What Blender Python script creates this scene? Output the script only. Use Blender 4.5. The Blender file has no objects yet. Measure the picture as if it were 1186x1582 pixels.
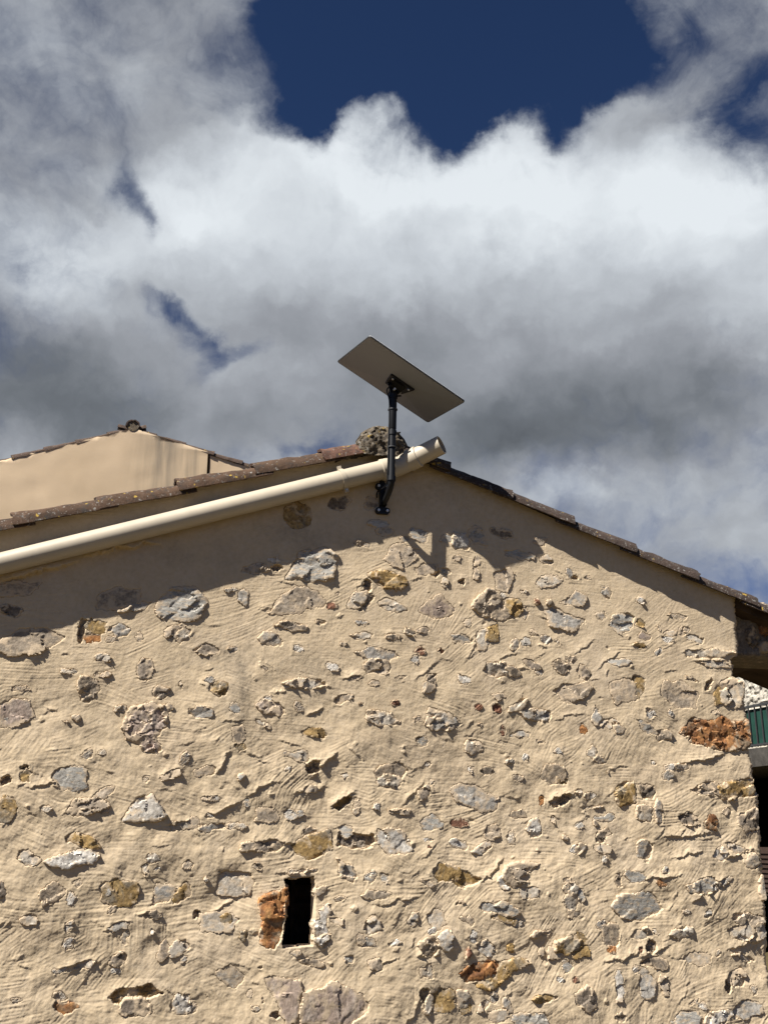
import bpy, math, random
import numpy as np
from mathutils import Vector, Matrix

# ------------------------------------------------------------------ camera, sky, sun, exposure
SC = bpy.context.scene
COL = SC.collection
PW, PH = 1186.0, 1582.0
FPX = 1635.0
TH, PHI = math.radians(17.0), math.radians(14.7)
EYE = np.array([0.0, -4.944, 1.6])
FWD = np.array([math.sin(PHI) * math.cos(TH), math.cos(PHI) * math.cos(TH), math.sin(TH)])
RGT = np.array([math.cos(PHI), -math.sin(PHI), 0.0])
UPV = np.cross(RGT, FWD)
EXPOSURE = 1.05
SUN_TRAVEL = Vector((1.979, 1.0, -2.702)).normalized()
SUN_ELEV = math.asin(-SUN_TRAVEL.z)
SUN_AZ = math.atan2(-SUN_TRAVEL.x, -SUN_TRAVEL.y)

cam = bpy.data.cameras.new('camera')
cam.sensor_fit = 'VERTICAL'
cam.sensor_height = 24.0
cam.lens = 24.0 * FPX / PH
cam.clip_start, cam.clip_end = 0.05, 3000.0
camo = bpy.data.objects.new('camera', cam)
COL.objects.link(camo)
M = Matrix(((RGT[0], UPV[0], -FWD[0], EYE[0]), (RGT[1], UPV[1], -FWD[1], EYE[1]),
            (RGT[2], UPV[2], -FWD[2], EYE[2]), (0, 0, 0, 1)))
camo.matrix_world = M
SC.camera = camo
SC.view_settings.view_transform = 'Standard'
SC.view_settings.look = 'None'
SC.view_settings.exposure = EXPOSURE
SC.view_settings.gamma = 1.0
SC.view_settings.use_curve_mapping = False
SC.cycles.max_bounces = 6

sun = bpy.data.lights.new('sun', 'SUN')
sun.energy = 5.0
sun.angle = math.radians(0.5)
sun.color = (1.0, 0.965, 0.92)
suno = bpy.data.objects.new('sun', sun)
COL.objects.link(suno)
suno.rotation_euler = SUN_TRAVEL.to_track_quat('-Z', 'Y').to_euler()
suno.location = (-4, -6, 9)

world = bpy.data.worlds.new('World')
SC.world = world
world.use_nodes = True


def build_sky():
    nt = world.node_tree
    N, L = nt.nodes, nt.links
    N.clear()
    out = N.new('ShaderNodeOutputWorld')
    sky = N.new('ShaderNodeTexSky')
    sky.sky_type = 'NISHITA'
    sky.sun_disc = False
    sky.sun_elevation = SUN_ELEV
    sky.sun_rotation = SUN_AZ % (2 * math.pi)
    sky.air_density = 0.4
    sky.dust_density = 0.0
    sky.ozone_density = 10.0
    sky.altitude = 2500
    bsky = N.new('ShaderNodeBackground')
    bsky.inputs['Strength'].default_value = 0.052
    L.new(sky.outputs[0], bsky.inputs['Color'])
    tc = N.new('ShaderNodeTexCoord')

    def val(x):
        return x

    def math_(op, a, b=None, c=None, clamp=False):
        n = N.new('ShaderNodeMath')
        n.operation = op
        n.use_clamp = clamp
        for i, v in enumerate((a, b, c)):
            if v is None:
                continue
            if isinstance(v, (int, float)):
                n.inputs[i].default_value = v
            else:
                L.new(v, n.inputs[i])
        return n.outputs[0]

    def vec(op, a, b=None):
        n = N.new('ShaderNodeVectorMath')
        n.operation = op
        for i, v in enumerate((a, b)):
            if v is None:
                continue
            if isinstance(v, (tuple, list)):
                n.inputs[i].default_value = v
            else:
                L.new(v, n.inputs[i])
        return n.outputs['Value'] if op in ('DOT_PRODUCT', 'LENGTH') else n.outputs['Vector']

    def noise(v, scale, detail=8, rough=0.55, dist=0.0, color=False, lac=2.0):
        n = N.new('ShaderNodeTexNoise')
        n.inputs['Scale'].default_value = scale
        n.inputs['Detail'].default_value = detail
        n.inputs['Roughness'].default_value = rough
        n.inputs['Distortion'].default_value = dist
        n.inputs['Lacunarity'].default_value = lac
        L.new(v, n.inputs['Vector'])
        return n.outputs['Color'] if color else n.outputs['Fac']

    def smooth(v, lo, hi, a=0.0, b=1.0):
        n = N.new('ShaderNodeMapRange')
        n.interpolation_type = 'SMOOTHSTEP'
        L.new(v, n.inputs['Value'])
        for k, x in zip(('From Min', 'From Max', 'To Min', 'To Max'), (lo, hi, a, b)):
            n.inputs[k].default_value = x
        return n.outputs['Result']

    D = vec('NORMALIZE', tc.outputs['Generated'])
    cmb = N.new('ShaderNodeCombineXYZ')
    for i, ax in enumerate((RGT, UPV, FWD)):          # a fixed frame of compass directions
        L.new(vec('DOT_PRODUCT', D, tuple(float(q) for q in ax)), cmb.inputs[i])
    P = cmb.outputs[0]
    # turbulence that frays the outlines of the cloud masses
    w1 = vec('SUBTRACT', noise(P, 5.0, 4, 0.6, color=True), (0.5, 0.5, 0.5))
    w2 = vec('SUBTRACT', noise(P, 17.0, 6, 0.62, color=True), (0.5, 0.5, 0.5))
    sc1 = N.new('ShaderNodeVectorMath'); sc1.operation = 'SCALE'; L.new(w1, sc1.inputs[0]); sc1.inputs['Scale'].default_value = 0.10
    sc2 = N.new('ShaderNodeVectorMath'); sc2.operation = 'SCALE'; L.new(w2, sc2.inputs[0]); sc2.inputs['Scale'].default_value = 0.055
    Q = vec('ADD', vec('ADD', P, sc1.outputs[0]), sc2.outputs[0])

    def blobs(lst, start):
        acc = start
        for (x, y, rx, ry, w) in lst:
            v = np.array([(x - PW / 2) / FPX, -(y - PH / 2) / FPX, 1.0])
            v /= np.linalg.norm(v)
            d = vec('MULTIPLY', vec('SUBTRACT', Q, tuple(map(float, v))), (FPX / rx, FPX / ry, FPX / max(rx, ry)))
            b = smooth(vec('LENGTH', d), 1.0, 0.0, 0.0, float(w))
            acc = math_('ADD', acc, b)
        return acc

    cover = [(690, 20, 340, 230, -1.2), (520, 90, 190, 130, -.55), (830, 90, 190, 130, -.55), (450, 190, 110, 70, -.40), (505, 215, 36, 60, -.35),
             (930, 40, 150, 110, -.25), (725, 205, 80, 50, -.22), (855, 200, 45, 45, -.20), (1165, 150, 70, 90, -.34), (1175, 60, 60, 90, -.12),
             (200, 265, 52, 70, -.38), (225, 335, 36, 65, -.36), (262, 465, 76, 38, -.44), (345, 530, 100, 38, -.50), (310, 565, 60, 40, -.28), (300, 500, 70, 40, -.28),
             (1170, 890, 150, 70, -.17), (465, 690, 60, 28, -.22), (360, 150, 90, 120, -.22),
             (575, 175, 80, 60, .38), (800, 215, 80, 50, .30), (1000, 180, 110, 60, .25), (330, 260, 120, 80, .2),
             (1050, 60, 160, 150, -.34), (700, 480, 700, 260, .3), (130, 130, 260, 200, -.12)]
    cov0 = blobs([(593, 500, 2300, 1900, .50)], 0.30)
    cov0 = blobs(cover, cov0)
    def puff(v, sc, detail=2):
        return math_('ABSOLUTE', math_('MULTIPLY_ADD', noise(v, sc, detail, 0.5), 2.0, -1.0))

    def billows(v):
        a_ = math_('MULTIPLY', puff(v, 7.0, 1), 0.50)
        a_ = math_('ADD', a_, math_('MULTIPLY', puff(v, 15.0, 1), 0.28))
        a_ = math_('ADD', a_, math_('MULTIPLY', puff(v, 33.0, 1), 0.16))
        return math_('ADD', a_, math_('MULTIPLY', puff(v, 70.0, 2), 0.09))

    bl0 = billows(Q)
    n1 = math_('SUBTRACT', noise(Q, 4.2, 12, 0.58, 0.3), 0.5)
    n2 = math_('SUBTRACT', noise(P, 14.0, 12, 0.62, 0.8), 0.5)
    dens = math_('ADD', cov0, math_('ADD', math_('MULTIPLY', n1, 0.60), math_('ADD', math_('MULTIPLY', n2, 0.50), math_('MULTIPLY_ADD', bl0, 0.55, -0.14))))
    cov = smooth(dens, 0.22, 0.78)

    shade = [(560, 235, 280, 140, .40), (300, 290, 170, 120, .37), (820, 265, 280, 140, .39), (1110, 300, 200, 150, .39),
             (1130, 470, 140, 160, .14), (60, 420, 160, 120, .34), (180, 380, 120, 90, .14), (660, 350, 560, 150, .32), (420, 400, 200, 120, .10), (420, 560, 130, 90, .10),
             (60, 610, 260, 140, -.34), (160, 660, 220, 90, -.16), (820, 640, 540, 130, -.29), (560, 520, 260, 130, -.08), (1040, 610, 260, 110, -.12),
             (430, 450, 160, 90, -.06), (150, 110, 260, 150, .02), (330, 100, 130, 150, -.08), (230, 200, 160, 80, -.08), (780, 680, 220, 60, -.1),
             (880, 745, 110, 55, .16), (1100, 720, 160, 70, .05), (1050, 800, 200, 90, .02), (420, 660, 150, 60, -.1), (40, 50, 120, 100, .06)]
    sh0 = blobs(shade, 0.50)
    # billows: the same field read a little way towards the sun, so lit flanks and shaded flanks appear
    s_loc = np.array([float(np.dot(-np.array(SUN_TRAVEL), a)) for a in (RGT, UPV, FWD)])
    off = vec('ADD', Q, tuple(map(float, s_loc * 0.045)))
    bill = math_('SUBTRACT', noise(Q, 6.0, 6, 0.5), noise(off, 6.0, 6, 0.5))
    off2 = vec('ADD', Q, tuple(map(float, s_loc * 0.016)))
    bill2 = math_('SUBTRACT', noise(Q, 15.0, 5, 0.5), noise(off2, 15.0, 5, 0.5))
    soft = math_('SUBTRACT', noise(P, 3.0, 5, 0.5), 0.5)
    s = math_('ADD', sh0, math_('ADD', math_('MULTIPLY', bill, 0.48), math_('ADD', math_('MULTIPLY', bill2, 0.24), math_('ADD', math_('MULTIPLY', soft, 0.26), math_('MULTIPLY_ADD', bl0, 0.24, -0.03)))))
    # thin fringes let the sun through and stay bright
    s = math_('ADD', s, smooth(dens, 1.10, 0.45, 0.0, 0.07))
    ramp = N.new('ShaderNodeValToRGB')
    L.new(s, ramp.inputs[0])
    e = ramp.color_ramp.elements
    e[0].position, e[0].color = 0.0, (0.082, 0.092, 0.105, 1)
    e[1].position, e[1].color = 1.0, (0.80, 0.85, 0.89, 1)
    for p, c in ((0.22, (0.165, 0.182, 0.205)), (0.5, (0.33, 0.35, 0.385)), (0.78, (0.59, 0.63, 0.675))):
        k = e.new(p); k.color = (*c, 1)
    bcl = N.new('ShaderNodeBackground')
    bcl.inputs['Strength'].default_value = 0.98 / 2 ** EXPOSURE
    L.new(ramp.outputs[0], bcl.inputs['Color'])
    mix = N.new('ShaderNodeMixShader')
    L.new(cov, mix.inputs[0]); L.new(bsky.outputs[0], mix.inputs[1]); L.new(bcl.outputs[0], mix.inputs[2])
    L.new(mix.outputs[0], out.inputs[0])


build_sky()

# ------------------------------------------------------------------ helpers
rng = np.random.default_rng(7)
random.seed(7)


def ray(x, y):
    d = FWD * FPX + RGT * (x - PW / 2) - UPV * (y - PH / 2)
    return d / np.linalg.norm(d)


def at(x, y, Y=0.0):
    """the point where the line of sight through that spot of the photograph meets the vertical plane at depth Y"""
    d = ray(x, y)
    return EYE + d * ((Y - EYE[1]) / d[1])


def atX(x, y, X):
    d = ray(x, y)
    return EYE + d * ((X - EYE[0]) / d[0])


def depth_scale(p):
    """metres that one photo pixel covers at a point"""
    return float(np.dot(p - EYE, FWD)) / FPX


def fftnoise(seed, n=512, beta=1.8, lo=1, hi=None):
    r = np.random.default_rng(seed)
    F = np.fft.fft2(r.standard_normal((n, n)))
    k = np.hypot(*np.meshgrid(np.fft.fftfreq(n) * n, np.fft.fftfreq(n) * n))
    k[0, 0] = 1
    amp = k ** (-beta)
    amp[k < lo] = 0
    if hi:
        amp *= np.exp(-(k / hi) ** 4)
    a = np.real(np.fft.ifft2(F * amp))
    a -= a.mean()
    return (a / a.std()).astype(np.float32)


def samp(a, x, z, tile):
    """periodic bilinear look-up; one repeat of the array covers `tile` metres"""
    n = a.shape[0]
    u = np.asarray(x) / tile * n
    v = np.asarray(z) / tile * n
    i0 = np.floor(u).astype(np.int64); j0 = np.floor(v).astype(np.int64)
    fu = (u - i0); fv = (v - j0)
    i0 %= n; j0 %= n
    i1 = (i0 + 1) % n; j1 = (j0 + 1) % n
    return (a[j0, i0] * (1 - fu) + a[j0, i1] * fu) * (1 - fv) + (a[j1, i0] * (1 - fu) + a[j1, i1] * fu) * fv


NZ_A = fftnoise(1, 512, 1.9, 2)
NZ_B = fftnoise(2, 512, 1.5, 4)
NZ_C = fftnoise(3, 512, 1.1, 10)
NZ_D = fftnoise(4, 512, 1.9, 2)
NZ_E = fftnoise(5, 512, 1.6, 3)


def mesh_np(name, verts, quads, smooth=True):
    me = bpy.data.meshes.new(name)
    verts = np.asarray(verts, np.float32); quads = np.asarray(quads, np.int32)
    nq = len(quads)
    me.vertices.add(len(verts)); me.vertices.foreach_set('co', verts.ravel())
    me.loops.add(nq * 4); me.loops.foreach_set('vertex_index', quads.ravel())
    me.polygons.add(nq)
    me.polygons.foreach_set('loop_start', np.arange(0, nq * 4, 4, dtype=np.int32))
    me.polygons.foreach_set('loop_total', np.full(nq, 4, np.int32))
    me.polygons.foreach_set('use_smooth', np.full(nq, smooth, bool))
    me.update(calc_edges=True)
    me.validate()
    return me


def link(name, me, mat=None, parent=None, loc=None):
    o = bpy.data.objects.new(name, me)
    COL.objects.link(o)
    if mat is not None and me is not None and not me.materials:
        me.materials.append(mat)
    if loc is not None:
        o.location = loc
    if parent is not None:
        o.parent = parent
    return o


def thing(name, label, cat, loc=(0, 0, 0)):
    o = bpy.data.objects.new(name, None)
    COL.objects.link(o)
    o.location = loc
    o.empty_display_size = 0.2
    o['label'] = label; o['category'] = cat
    return o


def grid_quads(nx, nz, keep=None):
    idx = np.arange(nx * nz).reshape(nz, nx)
    q = np.stack([idx[:-1, :-1], idx[:-1, 1:], idx[1:, 1:], idx[1:, :-1]], -1)
    if keep is not None:
        q = q[keep]
    return q.reshape(-1, 4)


class MB:
    def __init__(self):
        self.v, self.f = [], []

    def add(self, vs, fs):
        b = len(self.v)
        self.v += [tuple(map(float, p)) for p in vs]
        self.f += [tuple(i + b for i in f) for f in fs]
        return self

    def box(self, c, s, R=None, jit=0.0):
        vs = []
        for dz in (-1, 1):
            for dy in (-1, 1):
                for dx in (-1, 1):
                    p = np.array([dx * s[0] / 2, dy * s[1] / 2, dz * s[2] / 2]) + (rng.normal(0, jit, 3) if jit else 0)
                    if R is not None:
                        p = R @ p
                    vs.append(p + np.asarray(c))
        return self.add(vs, [(0, 2, 3, 1), (4, 5, 7, 6), (0, 1, 5, 4), (2, 6, 7, 3), (0, 4, 6, 2), (1, 3, 7, 5)])

    def tube(self, pts, radii, n=16, caps=True, inner=None):
        pts = [np.asarray(p, float) for p in pts]
        if np.isscalar(radii):
            radii = [radii] * len(pts)
        rings = []
        prev = None
        for i, p in enumerate(pts):
            t = (pts[min(i + 1, len(pts) - 1)] - pts[max(i - 1, 0)])
            t = t / np.linalg.norm(t)
            if prev is None:
                a = np.cross(t, [0, 0, 1.0]) if abs(t[2]) < 0.9 else np.cross(t, [1.0, 0, 0])
            else:
                a = prev - t * np.dot(prev, t)
            a = a / np.linalg.norm(a); prev = a
            b = np.cross(t, a)
            rings.append([p + radii[i] * (math.cos(q) * a + math.sin(q) * b) for q in np.linspace(0, 2 * math.pi, n, endpoint=False)])
        vs = [q for r in rings for q in r]
        fs = []
        for i in range(len(pts) - 1):
            for k in range(n):
                k2 = (k + 1) % n
                fs.append((i * n + k, i * n + k2, (i + 1) * n + k2, (i + 1) * n + k))
        if caps:
            fs.append(tuple(range(n))[::-1]); fs.append(tuple((len(pts) - 1) * n + k for k in range(n)))
        return self.add(vs, fs)

    def build(self, name, mat, parent=None, smooth=None, bevel=0.0):
        me = bpy.data.meshes.new(name)
        me.from_pydata(self.v, [], self.f)
        me.update()
        if smooth is not None:
            me.shade_smooth() if smooth is True else None
            if smooth is not True:
                me.shade_smooth()
                try:
                    me.set_sharp_from_angle(angle=math.radians(smooth))
                except Exception:
                    pass
        o = link(name, me, mat, parent)
        if bevel:
            m = o.modifiers.new('bevel', 'BEVEL'); m.width = bevel; m.segments = 2; m.limit_method = 'ANGLE'
        return o


# ------------------------------------------------------------------ materials
def new_mat(name):
    m = bpy.data.materials.new(name)
    m.use_nodes = True
    nt = m.node_tree
    return m, nt, nt.nodes, nt.links, nt.nodes['Principled BSDF']


def nz(N, L, v, scale, detail=6, rough=0.6, dist=0.0):
    n = N.new('ShaderNodeTexNoise')
    n.inputs['Scale'].default_value = scale; n.inputs['Detail'].default_value = detail
    n.inputs['Roughness'].default_value = rough; n.inputs['Distortion'].default_value = dist
    if v is not None:
        L.new(v, n.inputs['Vector'])
    return n.outputs['Fac']


def ramp(N, L, fac, stops):
    r = N.new('ShaderNodeValToRGB')
    e = r.color_ramp.elements
    e[0].position, e[0].color = stops[0][0], (*stops[0][1], 1)
    e[1].position, e[1].color = stops[-1][0], (*stops[-1][1], 1)
    for p, c in stops[1:-1]:
        k = e.new(p); k.color = (*c, 1)
    L.new(fac, r.inputs[0])
    return r.outputs[0]


def mixc(N, L, fac, a, b, mode='MIX'):
    n = N.new('ShaderNodeMix'); n.data_type = 'RGBA'; n.blend_type = mode
    for s, v in ((0, fac), (6, a), (7, b)):
        if isinstance(v, (int, float)):
            n.inputs[s].default_value = v
        elif isinstance(v, tuple):
            n.inputs[s].default_value = (*v, 1)
        else:
            L.new(v, n.inputs[s])
    return n.outputs[2]


def bump(N, L, bsdf, h, strength, dist):
    b = N.new('ShaderNodeBump'); b.inputs['Strength'].default_value = strength; b.inputs['Distance'].default_value = dist
    L.new(h, b.inputs['Height']); L.new(b.outputs[0], bsdf.inputs['Normal'])


def geo_pos(N):
    return N.new('ShaderNodeTexCoord').outputs['Object']


PLASTER = (0.535, 0.417, 0.268)


def mat_plaster():
    m, nt, N, L, B = new_mat('lime_plaster')
    p = geo_pos(N)
    c1 = ramp(N, L, nz(N, L, p, 2.3, 6, 0.6), [(0.3, (0.465, 0.362, 0.247)), (0.5, PLASTER), (0.72, (0.57, 0.457, 0.325))])
    c2 = mixc(N, L, 0.5, c1, ramp(N, L, nz(N, L, p, 38, 5, 0.65), [(0.3, (0.43, 0.335, 0.218)), (0.5, PLASTER), (0.7, (0.585, 0.475, 0.33))]))
    at_ = N.new('ShaderNodeAttribute'); at_.attribute_name = 'stain'
    c3 = mixc(N, L, at_.outputs['Fac'], c2, (0.215, 0.175, 0.125))
    L.new(c3, B.inputs['Base Color'])
    B.inputs['Roughness'].default_value = 0.95
    B.inputs['Specular IOR Level'].default_value = 0.15
    bump(N, L, B, nz(N, L, p, 260, 4, 0.7), 0.35, 0.003)
    return m


def mat_stone(name, stops, smear=0.35, streak=1.0, rough=0.85, second=None):
    m, nt, N, L, B = new_mat(name)
    tc = N.new('ShaderNodeTexCoord'); oi = N.new('ShaderNodeObjectInfo')
    off = N.new('ShaderNodeVectorMath'); off.operation = 'SCALE'
    cb = N.new('ShaderNodeCombineXYZ')
    mm = N.new('ShaderNodeMath'); mm.operation = 'MULTIPLY'; mm.inputs[1].default_value = 57.0
    L.new(oi.outputs['Random'], mm.inputs[0])
    for i in range(3):
        L.new(mm.outputs[0], cb.inputs[i])
    ad = N.new('ShaderNodeVectorMath'); ad.operation = 'ADD'
    mp = N.new('ShaderNodeMapping'); mp.inputs['Scale'].default_value = (1, 1, streak)
    L.new(tc.outputs['Object'], mp.inputs[0]); L.new(mp.outputs[0], ad.inputs[0]); L.new(cb.outputs[0], ad.inputs[1])
    p = ad.outputs[0]
    c = ramp(N, L, nz(N, L, p, 16, 8, 0.68, 0.6), stops)
    if second:
        k = N.new('ShaderNodeMapRange'); k.inputs['From Min'].default_value = 0.52; k.inputs['From Max'].default_value = 0.64
        L.new(nz(N, L, p, 9, 4, 0.6, 0.8), k.inputs['Value'])
        c = mixc(N, L, k.outputs[0], c, second)
    c = mixc(N, L, 0.8, c, ramp(N, L, nz(N, L, p, 75, 6, 0.72, 0.4), [(0.3, (0.16, 0.16, 0.16)), (0.5, (0.5, 0.5, 0.5)), (0.68, (0.85, 0.85, 0.85))]), 'OVERLAY')
    hv = N.new('ShaderNodeHueSaturation')
    mr = N.new('ShaderNodeMapRange'); mr.inputs['To Min'].default_value = 0.8; mr.inputs['To Max'].default_value = 1.22
    L.new(oi.outputs['Random'], mr.inputs['Value']); L.new(mr.outputs[0], hv.inputs['Value']); L.new(c, hv.inputs['Color'])
    # lime wash left on the face
    k = N.new('ShaderNodeMapRange'); k.inputs['From Min'].default_value = 0.60 - smear * 0.22; k.inputs['From Max'].default_value = 0.72 - smear * 0.22
    fa = N.new('ShaderNodeAttribute'); fa.attribute_name = 'film'
    fm = N.new('ShaderNodeMath'); fm.operation = 'MULTIPLY_ADD'; fm.inputs[1].default_value = 0.14 if second else 0.25
    L.new(fa.outputs['Fac'], fm.inputs[0]); L.new(nz(N, L, p, 20, 4, 0.6, 0.6), fm.inputs[2])
    L.new(fm.outputs[0], k.inputs['Value'])
    kk = N.new('ShaderNodeMath'); kk.operation = 'MULTIPLY'; kk.inputs[1].default_value = 0.88
    L.new(k.outputs[0], kk.inputs[0])
    warm = mixc(N, L, 0.03 if second or 'dark' in name or 'terra' in name else 0.14, hv.outputs[0], (0.46, 0.36, 0.24))
    c = mixc(N, L, kk.outputs[0], warm, (0.505, 0.39, 0.258))
    L.new(c, B.inputs['Base Color'])
    B.inputs['Roughness'].default_value = rough
    B.inputs['Specular IOR Level'].default_value = 0.25
    bump(N, L, B, nz(N, L, p, 110, 8, 0.7), 0.5, 0.004)
    return m


SM = {
    'g': mat_stone('grey_stone', [(0.3, (0.17, 0.16, 0.145)), (0.5, (0.275, 0.26, 0.23)), (0.7, (0.40, 0.37, 0.32))], 0.45),
    's': mat_stone('slate_stone', [(0.3, (0.185, 0.178, 0.16)), (0.5, (0.285, 0.275, 0.245)), (0.7, (0.40, 0.385, 0.335))], 0.35, 3.0, 0.7),
    'l': mat_stone('pale_stone', [(0.3, (0.26, 0.225, 0.18)), (0.5, (0.38, 0.335, 0.268)), (0.7, (0.49, 0.435, 0.355))], 0.6),
    'w': mat_stone('white_stone', [(0.3, (0.34, 0.31, 0.265)), (0.5, (0.48, 0.445, 0.385)), (0.7, (0.60, 0.56, 0.49))], 0.3),
    'b': mat_stone('brown_grey_stone', [(0.3, (0.15, 0.12, 0.088)), (0.5, (0.26, 0.21, 0.155)), (0.7, (0.37, 0.31, 0.235))], 0.55),
    'o': mat_stone('ochre_stone', [(0.3, (0.12, 0.08, 0.035)), (0.5, (0.26, 0.165, 0.06)), (0.7, (0.40, 0.275, 0.115))], 0.25, 1.0, 0.8, (0.215, 0.18, 0.13)),
    'r': mat_stone('rust_stone', [(0.32, (0.09, 0.04, 0.02)), (0.5, (0.27, 0.115, 0.038)), (0.7, (0.40, 0.215, 0.08))], 0.12, 1.0, 0.85, (0.20, 0.145, 0.09)),
    'd': mat_stone('dark_stone_recess_shade', [(0.3, (0.075, 0.06, 0.045)), (0.5, (0.15, 0.12, 0.09)), (0.7, (0.26, 0.215, 0.16))], 0.45),  # real dark stones; on sunk pieces the shade of a recess as colour
    'p': mat_stone('pinkish_stone', [(0.3, (0.19, 0.135, 0.105)), (0.5, (0.30, 0.23, 0.185)), (0.7, (0.43, 0.36, 0.29))], 0.5, 0.6),
    't': mat_stone('terracotta_chip', [(0.3, (0.10, 0.045, 0.028)), (0.5, (0.165, 0.075, 0.043)), (0.7, (0.23, 0.115, 0.07))], 0.0),
}


def mat_tile(name, base, lichen):
    m, nt, N, L, B = new_mat(name)
    tc = N.new('ShaderNodeTexCoord'); oi = N.new('ShaderNodeObjectInfo')
    ad = N.new('ShaderNodeVectorMath'); ad.operation = 'ADD'
    L.new(tc.outputs['Object'], ad.inputs[0])
    mm = N.new('ShaderNodeMath'); mm.operation = 'MULTIPLY'; mm.inputs[1].default_value = 31.0
    L.new(oi.outputs['Random'], mm.inputs[0]); L.new(mm.outputs[0], ad.inputs[1])
    p = ad.outputs[0]
    c = ramp(N, L, nz(N, L, p, 14, 8, 0.7), [(0.3, tuple(x * 0.5 for x in base)), (0.5, base), (0.72, tuple(min(1, x * 1.5) for x in base))])
    k = N.new('ShaderNodeMapRange'); k.inputs['From Min'].default_value = 0.60 - 0.1 * lichen; k.inputs['From Max'].default_value = 0.66 - 0.1 * lichen
    L.new(nz(N, L, p, 60, 6, 0.75), k.inputs['Value'])
    c = mixc(N, L, k.outputs[0], c, (0.30, 0.285, 0.25))
    k2 = N.new('ShaderNodeMapRange'); k2.inputs['From Min'].default_value = 0.67; k2.inputs['From Max'].default_value = 0.70
    L.new(nz(N, L, p, 33, 3, 0.5), k2.inputs['Value'])
    c = mixc(N, L, k2.outputs[0], c, (0.36, 0.24, 0.05))
    k3 = N.new('ShaderNodeMapRange'); k3.inputs['From Min'].default_value = 0.52; k3.inputs['From Max'].default_value = 0.66
    L.new(nz(N, L, p, 22, 7, 0.7), k3.inputs['Value'])
    c = mixc(N, L, k3.outputs[0], c, (0.045, 0.038, 0.032))
    L.new(c, B.inputs['Base Color'])
    B.inputs['Roughness'].default_value = 0.9
    B.inputs['Specular IOR Level'].default_value = 0.2
    bump(N, L, B, nz(N, L, p, 90, 8, 0.75), 0.8, 0.006)
    return m


def mat_plain(name, col, rough=0.6, spec=0.4, var=0.12, scale=20, bmp=0.0, metal=0.0):
    m, nt, N, L, B = new_mat(name)
    p = geo_pos(N)
    c = ramp(N, L, nz(N, L, p, scale, 6, 0.65), [(0.3, tuple(x * (1 - var) for x in col)), (0.7, tuple(min(1, x * (1 + var)) for x in col))])
    L.new(c, B.inputs['Base Color'])
    B.inputs['Roughness'].default_value = rough
    B.inputs['Specular IOR Level'].default_value = spec
    B.inputs['Metallic'].default_value = metal
    if bmp:
        bump(N, L, B, nz(N, L, p, scale * 6, 6, 0.7), bmp, 0.004)
    return m


def mat_render():
    """smooth painted render with grey runs of dirty water down its right half"""
    m, nt, N, L, B = new_mat('smooth_render')
    p = geo_pos(N)
    base = ramp(N, L, nz(N, L, p, 1.3, 6, 0.6), [(0.3, (0.50, 0.375, 0.235)), (0.7, (0.58, 0.44, 0.285))])
    mp = N.new('ShaderNodeMapping'); mp.inputs['Scale'].default_value = (3.2, 1, 0.35); L.new(p, mp.inputs[0])
    k = N.new('ShaderNodeMapRange'); k.inputs['From Min'].default_value = 0.42; k.inputs['From Max'].default_value = 0.70
    L.new(nz(N, L, mp.outputs[0], 1.6, 5, 0.55, 0.3), k.inputs['Value'])
    a = N.new('ShaderNodeAttribute'); a.attribute_name = 'stain'
    mu = N.new('ShaderNodeMath'); mu.operation = 'MULTIPLY'; L.new(k.outputs[0], mu.inputs[0]); L.new(a.outputs['Fac'], mu.inputs[1])
    c = mixc(N, L, mu.outputs[0], base, (0.20, 0.165, 0.12))
    L.new(c, B.inputs['Base Color'])
    B.inputs['Roughness'].default_value = 0.95
    bump(N, L, B, nz(N, L, p, 70, 5, 0.7), 0.25, 0.006)
    return m


M_PL = mat_plaster()
M_TILE_L = mat_tile('weathered_clay_tile', (0.075, 0.045, 0.028), 0.15)
M_TILE_R = mat_tile('dark_clay_tile', (0.06, 0.042, 0.033), 0.2)
M_TILE_RED = mat_tile('red_clay_tile', (0.115, 0.06, 0.041), 0.1)
M_TILE_N = mat_tile('brown_clay_tile', (0.075, 0.05, 0.037), 0.0)
M_MORTAR = mat_tile('lichened_mortar', (0.115, 0.09, 0.06), 0.3)
M_PVC = mat_plain('sand_plastic', (0.45, 0.385, 0.285), 0.42, 0.45, 0.10, 5, 0.04)
M_PVC_IN = mat_plain('shaded_plastic_bore', (0.36, 0.27, 0.20), 0.7, 0.3, 0.1, 30)  # unused; browner sand plastic with the bore's shade put into its colour
M_BLACK = mat_plain('black_powder_coat', (0.006, 0.0062, 0.007), 0.5, 0.3, 0.2, 40)
M_BOLT = mat_plain('zinc_bolt', (0.62, 0.62, 0.60), 0.4, 0.5, 0.1, 60, metal=0.3)
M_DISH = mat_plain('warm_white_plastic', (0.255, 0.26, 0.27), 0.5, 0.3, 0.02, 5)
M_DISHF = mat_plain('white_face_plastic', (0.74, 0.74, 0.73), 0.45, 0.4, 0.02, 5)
M_DARK = mat_plain('dark_void', (0.02, 0.017, 0.014), 0.95, 0.1, 0.3, 12)
M_WOOD = mat_plain('old_timber', (0.075, 0.05, 0.034), 0.9, 0.2, 0.4, 9, 0.5)
M_CONC = mat_plain('grey_concrete', (0.055, 0.05, 0.043), 0.95, 0.2, 0.45, 9, 0.8)
M_GREEN = mat_plain('green_sheet', (0.012, 0.045, 0.033), 0.6, 0.3, 0.25, 9)
M_IRON = mat_plain('dark_iron', (0.035, 0.036, 0.036), 0.6, 0.4, 0.2, 30)
M_WHITEW = mat_plain('white_limewash', (0.40, 0.365, 0.30), 0.95, 0.2, 0.2, 9, 0.8)
M_BROWN = mat_plain('brown_shutter_paint', (0.045, 0.027, 0.02), 0.6, 0.4, 0.2, 12)
M_REND = mat_render()
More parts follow.
